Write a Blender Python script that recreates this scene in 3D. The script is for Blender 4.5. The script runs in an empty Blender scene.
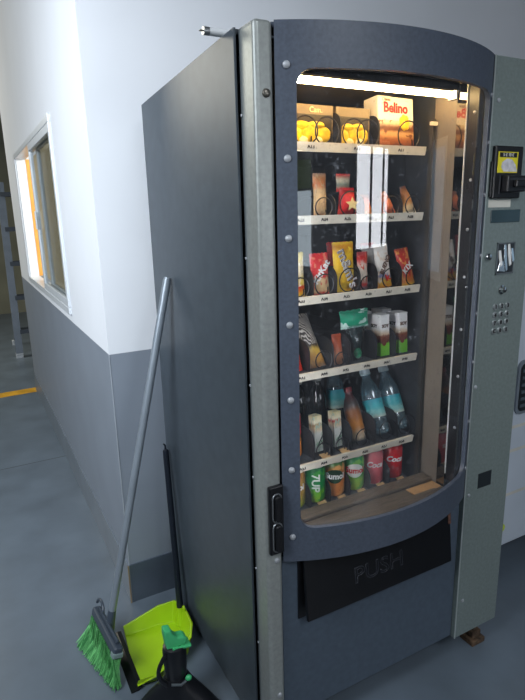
import bpy, bmesh, math, random
from mathutils import Vector, Matrix
random.seed(7)
C = bpy.context.scene.collection
PI = math.pi

# ------------------------------------------------------------------ materials
def lin(c):
    out = []
    for v in c[:3]:
        v = v / 255.0
        out.append(v / 12.92 if v <= 0.04045 else ((v + 0.055) / 1.055) ** 2.4)
    return tuple(out) + (1.0,)

_m = {}
def mat(name, rgb, rough=0.5, metal=0.0, noise=0.06, scale=12.0, spec=0.5, bump=0.0, coat=0.0, stretch=None):
    """procedural principled material: base colour broken up by noise"""
    if name in _m:
        return _m[name]
    m = bpy.data.materials.new(name); m.use_nodes = True
    nt = m.node_tree; N = nt.nodes; L = nt.links
    b = N['Principled BSDF']
    b.inputs['Roughness'].default_value = rough
    b.inputs['Metallic'].default_value = metal
    b.inputs['Specular IOR Level'].default_value = spec
    b.inputs['Coat Weight'].default_value = coat
    tc = N.new('ShaderNodeTexCoord')
    nz = N.new('ShaderNodeTexNoise'); nz.inputs['Scale'].default_value = scale
    nz.inputs['Detail'].default_value = 5
    src = tc.outputs['Object']
    if stretch:
        mp = N.new('ShaderNodeMapping'); mp.inputs['Scale'].default_value = stretch
        L.new(src, mp.inputs['Vector']); src = mp.outputs['Vector']
    L.new(src, nz.inputs['Vector'])
    rp = N.new('ShaderNodeValToRGB')
    c = lin(rgb)
    rp.color_ramp.elements[0].position = 0.3; rp.color_ramp.elements[1].position = 0.7
    rp.color_ramp.elements[0].color = tuple(max(0, v * (1 - noise * 2)) for v in c[:3]) + (1,)
    rp.color_ramp.elements[1].color = tuple(min(1, v * (1 + noise * 2)) for v in c[:3]) + (1,)
    L.new(nz.outputs['Fac'], rp.inputs['Fac'])
    L.new(rp.outputs['Color'], b.inputs['Base Color'])
    if bump:
        bp = N.new('ShaderNodeBump'); bp.inputs['Strength'].default_value = bump
        bp.inputs['Distance'].default_value = 0.002
        L.new(nz.outputs['Fac'], bp.inputs['Height']); L.new(bp.outputs['Normal'], b.inputs['Normal'])
    _m[name] = m
    return m

def emit(name, rgb, strength):
    if name in _m: return _m[name]
    m = bpy.data.materials.new(name); m.use_nodes = True
    N = m.node_tree.nodes; L = m.node_tree.links
    N.remove(N['Principled BSDF'])
    e = N.new('ShaderNodeEmission'); e.inputs['Color'].default_value = lin(rgb); e.inputs['Strength'].default_value = strength
    L.new(e.outputs[0], N['Material Output'].inputs[0])
    _m[name] = m
    return m

def clear(name, tint, base=0.05, gain=0.9, rough=0.03, dust_glint=0.0, haze=0.0, dcol=(200, 205, 215)):
    """thin clear sheet: transparent + mirror by viewing angle, optional dust speckles"""
    if name in _m: return _m[name]
    m = bpy.data.materials.new(name); m.use_nodes = True
    N = m.node_tree.nodes; L = m.node_tree.links
    N.remove(N['Principled BSDF'])
    tr = N.new('ShaderNodeBsdfTransparent'); tr.inputs['Color'].default_value = lin(tint)
    gl = N.new('ShaderNodeBsdfGlossy'); gl.inputs['Roughness'].default_value = rough
    lw = N.new('ShaderNodeLayerWeight'); lw.inputs['Blend'].default_value = 0.5
    pw = N.new('ShaderNodeMath'); pw.operation = 'POWER'; pw.inputs[1].default_value = 5
    L.new(lw.outputs['Facing'], pw.inputs[0])
    ma = N.new('ShaderNodeMath'); ma.operation = 'MULTIPLY_ADD'; ma.inputs[1].default_value = gain; ma.inputs[2].default_value = base
    L.new(pw.outputs[0], ma.inputs[0])
    mx = N.new('ShaderNodeMixShader')
    L.new(ma.outputs[0], mx.inputs[0]); L.new(tr.outputs[0], mx.inputs[1]); L.new(gl.outputs[0], mx.inputs[2])
    last = mx
    if dust_glint or haze:
        tc = N.new('ShaderNodeTexCoord')
        n1 = N.new('ShaderNodeTexNoise'); n1.inputs['Scale'].default_value = 95; n1.inputs['Detail'].default_value = 4
        n1.inputs['Roughness'].default_value = 0.75
        n2 = N.new('ShaderNodeTexNoise'); n2.inputs['Scale'].default_value = 9
        L.new(tc.outputs['Object'], n1.inputs['Vector']); L.new(tc.outputs['Object'], n2.inputs['Vector'])
        r1 = N.new('ShaderNodeMapRange'); r1.inputs[1].default_value = 0.58; r1.inputs[2].default_value = 0.74
        r1.inputs[3].default_value = haze; r1.inputs[4].default_value = dust_glint
        L.new(n1.outputs['Fac'], r1.inputs[0])
        mu = N.new('ShaderNodeMath'); mu.operation = 'MULTIPLY'
        r2 = N.new('ShaderNodeMapRange'); r2.inputs[1].default_value = 0.35; r2.inputs[2].default_value = 0.65
        r2.inputs[3].default_value = 0.35; r2.inputs[4].default_value = 1.0
        L.new(n2.outputs['Fac'], r2.inputs[0])
        L.new(r1.outputs[0], mu.inputs[0]); L.new(r2.outputs[0], mu.inputs[1])
        df = N.new('ShaderNodeBsdfDiffuse'); df.inputs['Color'].default_value = lin(dcol)
        m2 = N.new('ShaderNodeMixShader')
        L.new(mu.outputs[0], m2.inputs[0]); L.new(mx.outputs[0], m2.inputs[1]); L.new(df.outputs[0], m2.inputs[2])
        last = m2
    L.new(last.outputs[0], N['Material Output'].inputs[0])
    _m[name] = m
    return m

def pack_mat(name, stops, axis='Z', blotch=None, bscale=40, rough=0.32, wave=None):
    """printed wrapper: colour bands along the wrapper height (or width) plus printed blotches"""
    if name in _m: return _m[name]
    m = bpy.data.materials.new(name); m.use_nodes = True
    N = m.node_tree.nodes; L = m.node_tree.links
    b = N['Principled BSDF']; b.inputs['Roughness'].default_value = rough
    tc = N.new('ShaderNodeTexCoord'); sp = N.new('ShaderNodeSeparateXYZ')
    L.new(tc.outputs['Generated'], sp.inputs[0])
    nz = N.new('ShaderNodeTexNoise'); nz.inputs['Scale'].default_value = 6
    L.new(tc.outputs['Generated'], nz.inputs['Vector'])
    ad = N.new('ShaderNodeMath'); ad.operation = 'MULTIPLY_ADD'; ad.inputs[1].default_value = 0.16
    L.new(nz.outputs['Fac'], ad.inputs[0]); L.new(sp.outputs[axis], ad.inputs[2])
    sb = N.new('ShaderNodeMath'); sb.operation = 'SUBTRACT'; sb.inputs[1].default_value = 0.08
    L.new(ad.outputs[0], sb.inputs[0])
    rp = N.new('ShaderNodeValToRGB'); cr = rp.color_ramp; cr.interpolation = 'EASE'
    while len(cr.elements) > 1: cr.elements.remove(cr.elements[-1])
    cr.elements[0].position = stops[0][0]; cr.elements[0].color = lin(stops[0][1])
    for p, c in stops[1:]:
        e = cr.elements.new(p); e.color = lin(c)
    L.new(sb.outputs[0], rp.inputs[0])
    col = rp.outputs['Color']
    if wave:
        wv = N.new('ShaderNodeTexWave'); wv.inputs['Scale'].default_value = wave[1]; wv.inputs['Distortion'].default_value = 5
        wv.inputs['Detail'].default_value = 1; wv.bands_direction = 'DIAGONAL'
        L.new(tc.outputs['Generated'], wv.inputs['Vector'])
        st = N.new('ShaderNodeMath'); st.operation = 'GREATER_THAN'; st.inputs[1].default_value = 0.62
        L.new(wv.outputs['Fac'], st.inputs[0])
        mz = N.new('ShaderNodeMath'); mz.operation = 'MULTIPLY'
        gt = N.new('ShaderNodeMath'); gt.operation = 'GREATER_THAN'; gt.inputs[1].default_value = wave[2]
        L.new(sp.outputs['Z'], gt.inputs[0]); L.new(gt.outputs[0], mz.inputs[0]); L.new(st.outputs[0], mz.inputs[1])
        mw = N.new('ShaderNodeMix'); mw.data_type = 'RGBA'; mw.inputs['B'].default_value = lin(wave[0])
        L.new(mz.outputs[0], mw.inputs['Factor']); L.new(col, mw.inputs['A']); col = mw.outputs['Result']
    if blotch:
        vo = N.new('ShaderNodeTexNoise'); vo.inputs['Scale'].default_value = bscale / 6
        vo.inputs['Detail'].default_value = 3
        L.new(tc.outputs['Generated'], vo.inputs['Vector'])
        gt = N.new('ShaderNodeMapRange'); gt.inputs[1].default_value = 0.55; gt.inputs[2].default_value = 0.6
        L.new(vo.outputs['Fac'], gt.inputs[0])
        mw = N.new('ShaderNodeMix'); mw.data_type = 'RGBA'; mw.inputs['B'].default_value = lin(blotch)
        L.new(gt.outputs[0], mw.inputs['Factor']); L.new(col, mw.inputs['A']); col = mw.outputs['Result']
    L.new(col, b.inputs['Base Color'])
    _m[name] = m
    return m

# ------------------------------------------------------------------ mesh building
class MB:
    def __init__(s): s.bm = bmesh.new()
    def v(s, p): return s.bm.verts.new(p)
    def face(s, pts):
        try: return s.bm.faces.new([s.v(p) for p in pts])
        except ValueError: return None
    def box(s, x0, x1, y0, y1, z0, z1, M=None):
        vs = []
        for p in ((x0,y0,z0),(x1,y0,z0),(x1,y1,z0),(x0,y1,z0),(x0,y0,z1),(x1,y0,z1),(x1,y1,z1),(x0,y1,z1)):
            p = Vector(p)
            vs.append(s.v(M @ p if M else p))
        for f in ((0,3,2,1),(4,5,6,7),(0,1,5,4),(1,2,6,5),(2,3,7,6),(3,0,4,7)):
            s.bm.faces.new([vs[i] for i in f])
        return s
    def prism(s, pts2, a0, a1, fn):
        """polygon pts2 extruded between a0 and a1; fn(u, v, a) -> point"""
        A = [s.v(fn(u, w, a0)) for u, w in pts2]; B = [s.v(fn(u, w, a1)) for u, w in pts2]
        n = len(A)
        s.bm.faces.new(A); s.bm.faces.new(B[::-1])
        for i in range(n):
            s.bm.faces.new([A[(i+1) % n], A[i], B[i], B[(i+1) % n]])
        return s
    def tube(s, pts, r, seg=8, cap=True):
        pts = [Vector(p) for p in pts]; n = len(pts)
        rs = r if isinstance(r, (list, tuple)) else [r] * n
        ref = None; rings = []
        for i, p in enumerate(pts):
            t = (pts[min(i+1, n-1)] - pts[max(i-1, 0)]).normalized()
            if ref is None:
                ref = Vector((0,0,1)) if abs(t.z) < 0.9 else Vector((1,0,0))
            a = (ref - t * ref.dot(t)).normalized(); ref = a; b = t.cross(a)
            rings.append([s.v(p + (a*math.cos(2*PI*k/seg) + b*math.sin(2*PI*k/seg)) * rs[i]) for k in range(seg)])
        for i in range(n-1):
            for k in range(seg):
                s.bm.faces.new([rings[i][k], rings[i][(k+1) % seg], rings[i+1][(k+1) % seg], rings[i+1][k]])
        if cap:
            s.bm.faces.new(rings[0][::-1]); s.bm.faces.new(rings[-1])
        return s
    def lathe(s, prof, seg=20, M=None, cap=True):
        rings = []
        for r, z in prof:
            ring = []
            for k in range(seg):
                p = Vector((r*math.cos(2*PI*k/seg), r*math.sin(2*PI*k/seg), z))
                ring.append(s.v(M @ p if M else p))
            rings.append(ring)
        for i in range(len(rings)-1):
            for k in range(seg):
                s.bm.faces.new([rings[i][k], rings[i][(k+1) % seg], rings[i+1][(k+1) % seg], rings[i+1][k]])
        if cap:
            s.bm.faces.new(rings[0][::-1]); s.bm.faces.new(rings[-1])
        return s
    def ball(s, c, rx, ry, rz, seg=12, rings=7, M=None):
        prof = []
        base = Matrix.Translation(c) @ Matrix.Diagonal((rx, ry, rz, 1))
        if M: base = M @ base
        for i in range(rings+1):
            a = -PI/2 + PI*i/rings
            prof.append((max(0.02, math.cos(a)), math.sin(a)))
        return s.lathe(prof, seg, base)
    def build(s, name, m, parent=None, smooth=False, bevel=0.0, seg=2, normals=True):
        if normals: bmesh.ops.recalc_face_normals(s.bm, faces=s.bm.faces[:])
        me = bpy.data.meshes.new(name); s.bm.to_mesh(me); s.bm.free()
        if m: me.materials.append(m)
        if smooth:
            for p in me.polygons: p.use_smooth = True
            me.set_sharp_from_angle(angle=math.radians(38))
        o = bpy.data.objects.new(name, me); C.objects.link(o)
        if parent: o.parent = parent
        if bevel:
            b = o.modifiers.new('bevel', 'BEVEL'); b.width = bevel; b.segments = seg
            b.limit_method = 'ANGLE'; b.angle_limit = math.radians(40)
        return o

def box(name, m, parent, x0, x1, y0, y1, z0, z1, bevel=0.0, M=None):
    return MB().box(x0, x1, y0, y1, z0, z1, M).build(name, m, parent, bevel=bevel)

def thing(name, label, cat, loc=(0,0,0), rot=(0,0,0), group=None):
    o = bpy.data.objects.new(name, None); C.objects.link(o)
    o.empty_display_size = 0.05
    o.location = loc; o.rotation_euler = rot
    o['label'] = label; o['category'] = cat
    if group: o['group'] = group
    return o
def tag(o, label, cat, group=None):
    o['label'] = label; o['category'] = cat
    if group: o['group'] = group
    return o
def struct(o):
    o['kind'] = 'structure'
    return o
def copy_tree(o, parent=None):
    c = o.copy(); C.objects.link(c); c.parent = parent
    for ch in list(o.children): copy_tree(ch, c)
    return c

_tc = {}
def text(s, size, m, parent, loc=(0,0,0), rot=(PI/2,0,0), name='lettering', outline=0.0, bend=0.0, extrude=0.0004, sx=1.0, bold=0.0):
    """lettering as a mesh, centred; bend = radius of the upright can or bottle it wraps"""
    key = (s, size, outline, bend, extrude, sx, bold)
    if key not in _tc:
        cu = bpy.data.curves.new('t', 'FONT'); cu.body = s; cu.size = size
        cu.align_x = 'CENTER'; cu.align_y = 'CENTER'; cu.resolution_u = 3
        if s == 'Coca': cu.shear = 0.35
        if outline:
            cu.fill_mode = 'NONE'; cu.bevel_depth = outline; cu.bevel_resolution = 1
        else:
            cu.extrude = extrude; cu.offset = bold
        t = bpy.data.objects.new('t', cu); C.objects.link(t)
        bpy.context.view_layer.update()
        me = bpy.data.meshes.new_from_object(t.evaluated_get(bpy.context.evaluated_depsgraph_get()))
        bpy.data.objects.remove(t); bpy.data.curves.remove(cu)
        for v in me.vertices:
            v.co.x *= sx
            if bend:
                a = v.co.x / bend; rr = bend + v.co.z
                v.co.x = rr * math.sin(a); v.co.z = rr * math.cos(a) - bend
        me.name = name
        _tc[key] = me
    me = _tc[key].copy()
    me.materials.clear(); me.materials.append(m)
    o = bpy.data.objects.new(name, me); C.objects.link(o); o.parent = parent
    o.location = loc; o.rotation_euler = rot
    return o

# ------------------------------------------------------------------ palette
white_wall = mat('white_wall_paint', (222, 226, 232), 0.8, noise=0.012, scale=3, spec=0.1)
grey_wall = mat('grey_wall_paint', (128, 137, 149), 0.55, noise=0.02, scale=5)
base_tile = mat('grey_skirting_tile', (112, 122, 133), 0.4, noise=0.05, scale=9)
floor_m = mat('painted_concrete_floor', (101, 113, 125), 0.32, noise=0.08, scale=4, bump=0.05)
far_m = mat('far_wall_paint', (140, 138, 118), 0.8, noise=0.08, scale=2)
room_m = mat('room_wall_paint', (120, 122, 124), 0.8, noise=0.04, scale=2)
charcoal = mat('charcoal_enamel', (63, 72, 80), 0.42, noise=0.05, scale=26, bump=0.03)
slate = mat('slate_blue_enamel', (74, 82, 96), 0.42, noise=0.07, scale=120, bump=0.06)
slate_low = mat('slate_blue_lower_enamel', (76, 88, 102), 0.45, noise=0.05, scale=60)
silver = mat('brushed_grey_metal', (154, 159, 157), 0.4, 0.35, noise=0.05, scale=90)
silver_dk = mat('grey_metal_side', (112, 120, 124), 0.4, 0.35, noise=0.05, scale=60)
panel_m = mat('grey_green_panel_paint', (130, 142, 140), 0.4, 0.25, noise=0.05, scale=110)
chrome = mat('chrome', (205, 208, 210), 0.15, 1.0, noise=0.03)
rivet_m = mat('rivet_steel', (168, 172, 178), 0.5, 0.35, noise=0.04)
screw_m = mat('screw_steel', (120, 116, 108), 0.35, 0.8, noise=0.1)
black = mat('black_plastic', (17, 18, 22), 0.4, noise=0.1)
black_sheen = mat('black_flap_plastic', (12, 13, 17), 0.36, noise=0.1, scale=30)
inner_dk = mat('dark_inner_steel', (58, 62, 68), 0.6, noise=0.14, scale=25)
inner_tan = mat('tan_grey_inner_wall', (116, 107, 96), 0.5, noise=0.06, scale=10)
mirror_m = mat('polished_inner_strip', (140, 138, 134), 0.06, 1.0, noise=0.03)
strip_m = mat('cream_price_strip', (212, 206, 190), 0.5, noise=0.04, scale=30)
ink = mat('black_print', (30, 28, 28), 0.6, noise=0.02)
divider_m = mat('lane_divider_steel', (34, 35, 39), 0.5, noise=0.1, scale=40)
coil_m = mat('black_coil_wire', (30, 30, 34), 0.35, 0.4, noise=0.05)
tan_m = mat('tan_plastic_tongue', (198, 162, 112), 0.55, noise=0.08, scale=30)
wood_m = mat('brown_ledge', (88, 78, 66), 0.6, noise=0.18, scale=30, stretch=(1, 8, 8))
card_m = mat('tan_cardboard', (166, 130, 88), 0.8, noise=0.06, scale=20)
rust = mat('rusty_steel', (84, 66, 50), 0.9, noise=0.35, scale=60, bump=0.4)
W = mat('white_print', (240, 240, 238), 0.45, noise=0.01)
RED = mat('red_print', (205, 28, 34), 0.4, noise=0.03)
YEL = mat('yellow_print', (240, 190, 40), 0.4, noise=0.05)
BRN = mat('brown_print', (92, 52, 28), 0.5, noise=0.12, scale=60)
GRN = mat('green_print', (40, 150, 70), 0.4, noise=0.05)
ORG = mat('orange_print', (228, 120, 44), 0.4, noise=0.05)
glass_m = clear('dusty_hazed_window_glass', (238, 240, 242), 0.12, 0.7, 0.015, dust_glint=0.46, haze=0.05)  # dusty speckles, plus haze standing in for reflected room light
water_m = clear('clear_bottle_plastic', (196, 228, 238), 0.2, 0.9, 0.16, dust_glint=0.7, haze=0.2, dcol=(190, 230, 245))  # pale blue speckle and haze put the bottle highlights into the colour
film_m = clear('clear_film', (214, 226, 226), 0.09, 0.6, 0.15)
pane_m = clear('clear_pane', (235, 238, 240), 0.03, 0.22, 0.02)

# ------------------------------------------------------------------ setting
H = 1.83
XW, YW, ZB, ZW = -0.166, 0.8215, 0.163, 0.995
struct(box('floor', floor_m, None, -5, 4, -4, 9, -0.05, 0.0))
m = MB(); m.face([(-5, 2.335, 0.0008), (XW, 2.365, 0.0008), (XW, 2.371, 0.0008), (-5, 2.341, 0.0008)])
tag(m.build('floor_joint', mat('joint_grey', (74, 82, 88), 0.6)), 'thin dark joint line running across the grey floor', 'joint')['kind'] = 'structure'
m = MB(); m.face([(-3, 3.76, 0.001), (2, 3.98, 0.001), (2, 4.12, 0.001), (-3, 3.90, 0.001)])
yl = m.build('floor_marking', mat('yellow_floor_paint', (214, 160, 40), 0.5, noise=0.12, scale=8))
tag(yl, 'orange-yellow painted line across the floor beyond the wall', 'floor line'); yl['kind'] = 'structure'

WT = 0.10
YE = 3.95
wy0, wy1, wz0, wz1 = 1.53, 3.22, 1.03, 1.885      # window hole in the side wall
def wall_side(z0, z1, m, name):
    b = MB()
    def seg(a, c, e, f):
        if f > e: b.box(XW, XW + WT, a, c, e, f)
    seg(YW, wy0, z0, z1); seg(wy1, YE, z0, z1)
    seg(wy0, wy1, z0, min(z1, wz0)); seg(wy0, wy1, max(z0, wz1), z1)
    return struct(b.build(name, m))
wall_side(ZW, 4.2, white_wall, 'wall_left')
b = MB(); b.box(XW, XW + WT, YW, YE, 0, ZW); struct(b.build('wall_left_lower', grey_wall))
struct(box('wall_back', white_wall, None, XW + WT, 3.0, YW, YW + WT, ZW, 4.2))
struct(box('wall_back_lower', grey_wall, None, XW + WT, 3.0, YW, YW + WT, 0, ZW))
struct(box('baseboard_left', base_tile, None, XW - 0.006, XW, YW - 0.006, YE, 0, ZB))
struct(box('baseboard_back', mat('shaded_skirting_tile', (76, 86, 98), 0.4, noise=0.06, scale=9), None, XW, 2.9, YW - 0.006, YW, 0, ZB))  # tile colour darkened on this wall to carry the shade
struct(box('trim_1', mat('bronze_corner_strip', (150, 134, 112), 0.4, 0.3), None, XW - 0.0085, XW - 0.0035, YW - 0.0085, YW - 0.0035, 0, ZB))
struct(box('corner_highlight', mat('pale_corner_highlight', (160, 168, 178), 0.5), None, XW - 0.0015, XW + 0.0015, YW - 0.0015, YW + 0.0015, ZB, ZW))  # thin strip whose pale colour paints the highlight on the wall corner
struct(box('wall_end', white_wall, None, XW + WT, 3.0, YE - 0.1, YE, 0, 4.2))
struct(box('wall_far', far_m, None, -5, 4, 8.5, 8.6, 0, 5))
struct(box('wall_right', room_m, None, 3.0, 3.1, -3.6, YE, 0, 3.2))
struct(box('wall_front', room_m, None, -1.7, 3.0, -3.6, -3.5, 0, 3.2))

# the sliding window in the side wall
alu = mat('white_aluminium_frame', (214, 220, 226), 0.35, 0.15, noise=0.02)
wd = struct(bpy.data.objects.new('window_1', None)); C.objects.link(wd)
f = MB(); t = 0.032; fx0, fx1 = XW - 0.012, XW + 0.06
f.box(fx0, fx1, wy0, wy1, wz0, wz0 + t); f.box(fx0, fx1, wy0, wy1, wz1 - t, wz1)
f.box(fx0, fx1, wy0, wy0 + t, wz0 + t, wz1 - t); f.box(fx0, fx1, wy1 - t, wy1, wz0 + t, wz1 - t)
f.build('window_frame', alu, wd, bevel=0.003)
def sash(y0, y1, x, nm):
    s = MB(); k = 0.036; z0, z1 = wz0 + t, wz1 - t
    s.box(x, x + 0.02, y0, y1, z0, z0 + k); s.box(x, x + 0.02, y0, y1, z1 - k, z1)
    s.box(x, x + 0.02, y0, y0 + k, z0 + k, z1 - k); s.box(x, x + 0.02, y1 - k, y1, z0 + k, z1 - k)
    o = s.build(nm, alu, wd, bevel=0.002)
    box('pane', pane_m, o, x + 0.008, x + 0.011, y0 + k, y1 - k, z0 + k, z1 - k)
    return o
ym = 2.42
s2 = sash(wy0 + t, 2.30, XW + 0.022, 'sash')
s1 = sash(wy0 + 0.012, 2.36, XW - 0.010, 'sash')
box('latch', alu, s1, XW - 0.019, XW - 0.010, 2.31, 2.335, 1.40, 1.50, 0.003)
box('jamb_lining', mat('bright_jamb_white', (238, 240, 242), 0.6, noise=0.01), wd, XW + 0.0005, XW + 0.058, wy1 - 0.039, wy1 - 0.0322, wz0 + t, wz1 - t)
box('timber_lining', mat('orange_wood', (236, 168, 78), 0.45, noise=0.08, scale=10, stretch=(1, 8, 1)), wd, XW + 0.0582, XW + 0.16, wy1 - 0.043, wy1 - 0.0322, wz0 + t, wz1 - t)
# what stands behind the window
bl = bpy.data.materials.new('glowing_tan_blind'); bl.use_nodes = True
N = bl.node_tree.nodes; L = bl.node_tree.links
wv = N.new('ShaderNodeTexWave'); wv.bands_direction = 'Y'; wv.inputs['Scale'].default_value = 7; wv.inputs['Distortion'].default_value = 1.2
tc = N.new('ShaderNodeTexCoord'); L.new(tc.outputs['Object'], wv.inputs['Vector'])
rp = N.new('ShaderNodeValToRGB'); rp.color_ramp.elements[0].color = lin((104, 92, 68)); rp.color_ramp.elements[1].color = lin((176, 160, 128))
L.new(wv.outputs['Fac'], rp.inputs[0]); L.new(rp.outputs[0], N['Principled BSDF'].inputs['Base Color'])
L.new(rp.outputs[0], N['Principled BSDF'].inputs['Emission Color']); N['Principled BSDF'].inputs['Emission Strength'].default_value = 1.3  # emission stands in for light coming through the blind
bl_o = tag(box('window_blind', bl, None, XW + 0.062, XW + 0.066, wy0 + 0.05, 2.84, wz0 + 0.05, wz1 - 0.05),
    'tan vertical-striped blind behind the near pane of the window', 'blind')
ld = bpy.data.lights.new('room_light', 'AREA'); ld.energy = 26; ld.size = 0.6; ld.color = (1, 0.97, 0.9)
lo = bpy.data.objects.new('room_light', ld); C.objects.link(lo); lo.location = (0.75, 2.2, 2.0); lo.rotation_euler = (0.4, 0.0, 0)
lo.rotation_euler = Vector((-0.9, 0.9, -0.5)).to_track_quat('-Z', 'Y').to_euler()

# windows behind the camera (seen mirrored in the machine's glass)
day = emit('daylight_pane', (244, 248, 255), 7.5)
day2 = emit('daylight_pane_soft', (170, 200, 225), 1.0)
dayl = emit('daylight_garden', (190, 205, 215), 4.6)
dayd = emit('daylight_trees', (90, 105, 80), 1.8)
def far_window(n, fr, panes, wallaxis):
    w = struct(bpy.data.objects.new('window_%d' % n, None)); C.objects.link(w)
    for (a0, a1, z0, z1, mm) in panes:
        if wallaxis == 'Y': box('pane', mm, w, a0, a1, -3.5, -3.49, z0, z1)
        else: box('pane', mm, w, 2.99, 3.0, a0, a1, z0, z1)
    a0, a1, z0, z1 = fr; k = 0.06
    g = MB()
    for (p, q, r_, s_) in ((a0 - k, a1 + k, z1, z1 + k), (a0 - k, a1 + k, z0 - k, z0), (a0 - k, a0, z0, z1), (a1, a1 + k, z0, z1)):
        if wallaxis == 'Y': g.box(p, q, -3.5, -3.47, r_, s_)
        else: g.box(2.97, 3.0, p, q, r_, s_)
    g.build('window_frame', alu, w)
far_window(2, (0.91, 2.10, 1.14, 1.97), [(0.91, 1.38, 1.14, 1.97, day), (1.48, 1.87, 1.14, 1.97, day), (1.96, 2.10, 1.14, 1.97, day)], 'Y')
far_window(3, (-1.15, -0.58, 1.0, 1.88), [(-1.15, -0.58, 1.0, 1.63, dayl), (-1.15, -0.58, 1.65, 1.88, dayd)], 'Y')
far_window(4, (-1.8, -1.25, 1.0, 1.88), [(-1.8, -1.25, 1.0, 1.88, day2)], 'X')

# step ladder beyond the wall
al = mat('ladder_aluminium', (116, 126, 138), 0.5, 0.2, noise=0.05)
foot_m = mat('pale_ladder_foot', (200, 205, 210), 0.6)
la = thing('step_ladder', 'grey aluminium step ladder standing beyond the end of the white wall', 'ladder', (0.05, 5.4, 0))
for sgn in (-1, 1):
    r = MB(); r.prism([(-0.045, -0.022), (0.045, -0.022), (0.045, 0.022), (-0.045, 0.022)], 0.03, 1.84, lambda u, w, a: (sgn*(0.235 - 0.05*a/1.84) + w*1.6, u + 0.28*a/1.84 - 0.1, a)).build('rail', al, la)
    r = MB(); r.prism([(-0.02, -0.01), (0.02, -0.01), (0.02, 0.01), (-0.02, 0.01)], 0.03, 1.80, lambda u, w, a: (sgn*(0.225 - 0.05*a/1.84) + w, u + 0.62 - 0.42*a/1.84, a)).build('rear_leg', al, la)
    box('foot', foot_m, la, sgn*0.235 - 0.035, sgn*0.235 + 0.035, -0.14, -0.06, 0.0, 0.05)
    box('foot', foot_m, la, sgn*0.225 - 0.03, sgn*0.225 + 0.03, 0.58, 0.66, 0.0, 0.05)
for k in range(1, 6):
    z = 0.36 * k - 0.06
    box('tread', mat('dark_tread', (70, 78, 88), 0.6), la, -0.2, 0.2, -0.16 + 0.28*z/1.84, 0.0 + 0.28*z/1.84, z - 0.045, z)

# ------------------------------------------------------------------ vending machine
vm = thing('vending_machine', 'tall charcoal vending machine with a lit curved glass front full of snacks', 'vending machine', (0, 0, 0))
XP, W_ = 0.6853, 0.8808
RR, CX, CY = 0.6595, 0.3645, 0.5775
def arcy(x, off=0.0):
    return CY - math.sqrt((RR + off)**2 - (x - CX)**2)
D = 0.7444
HB = H - 0.035           # the cabinet top falls a little towards the back
def slab(x0, x1, zb, zt0, zt1, name, y0=0.0715):
    return MB().prism([(y0, zb), (D, zb), (D, zt1), (y0, zt0)], x0, x1, lambda u, w, a: (a, u, w)).build(name, charcoal, vm, bevel=0.0012)
slab(-0.010, -0.004, 0.03, H, HB, 'side_panel')
slab(W_ - 0.012, W_ - 0.006, 0.085, H - 0.01, HB - 0.01, 'side_panel')
box('back_panel', charcoal, vm, -0.004, W_ - 0.012, D - 0.008, D, 0.085, HB - 0.004)
MB().prism([(0.075, H - 0.012), (D - 0.008, HB - 0.012), (D - 0.008, HB - 0.002), (0.075, H - 0.002)], -0.004, W_ - 0.012, lambda u, w, a: (a, u, w)).build('roof_panel', charcoal, vm)
box('base_panel', inner_dk, vm, -0.004, W_ - 0.012, 0.075, D - 0.008, 0.085, 0.10)
box('inner_body', black, vm, 0.0, 0.03, 0.075, 0.70, 0.12, HB - 0.022)
for x, y in ((0.035, 0.12), (0.035, 0.68), (0.82, 0.68)):
    MB().lathe([(0.03, 0), (0.03, 0.012), (0.012, 0.016), (0.012, 0.087)], 12, Matrix.Translation((x, y, 0))).build('foot', rust, vm, smooth=True)
ft = MB(); ft.box(0.785, 0.845, 0.005, 0.062, 0.0, 0.02); ft.box(0.795, 0.835, 0.016, 0.05, 0.02, 0.045); ft.box(0.802, 0.826, 0.024, 0.046, 0.045, 0.088)
ft.build('foot', rust, vm, bevel=0.003)

# door: left aluminium upright
fl = box('door_upright', silver, vm, 0.0, 0.0435, 0.0, 0.068, 0.085, H, 0.010)
fl.modifiers['bevel'].segments = 4
box('upright_return', silver_dk, vm, 0.0006, 0.006, 0.011, 0.0675, 0.09, H - 0.004)
for z in (1.66, 1.36, 1.06, 0.82, 0.56, 0.33):
    MB().ball((-0.0008, 0.0645, z), 0.002, 0.0035, 0.0035, 8, 5).build('side_screw', rivet_m, vm, smooth=True)
def screw(parent, x, y, z, r, m, name='screw', ring=False):
    o = MB()
    o.lathe([(r, 0), (r, r*0.25), (r*0.75, r*0.5), (r*0.3, r*0.6)], 12, Matrix.Translation((x, y, z)) @ Matrix.Rotation(PI/2, 4, 'X'))
    return o.build(name, m, parent, smooth=True)
screw(vm, 0.0245, 0.0, 1.694, 0.009, screw_m)
screw(vm, 0.0265, 0.0, 0.612, 0.0075, rivet_m)
screw(vm, 0.0265, 0.0, 0.20, 0.0075, rivet_m)

# door: bowed panel with the rounded window opening
xl, xr, zb_, zt_, cr = 0.085, 0.668, 0.693, 1.742, 0.034
X0, X1, ZL = 0.0455, 0.6835, 0.602
def hole(x):
    if x <= xl + cr: dx = xl + cr - x
    elif x >= xr - cr: dx = x - (xr - cr)
    else: dx = 0
    k = cr - math.sqrt(max(0, cr*cr - dx*dx))
    return zb_ + k, zt_ - k
xs = [X0 + (xl - X0)*i/4 for i in range(4)]
xs += [xl + cr*(1 - math.cos(PI/2*i/7)) for i in range(7)]
xs += [xl + cr + (xr - xl - 2*cr)*i/30 for i in range(31)]
xs += [xr - cr + cr*math.sin(PI/2*i/7) for i in range(1, 8)]
xs += [xr + (X1 - xr)*i/2 for i in range(1, 3)]
pm = MB(); cache = {}
def pv(x, z):
    k = (round(x, 6), round(z, 6))
    if k not in cache: cache[k] = pm.v((x, arcy(x), z))
    return cache[k]
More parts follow.
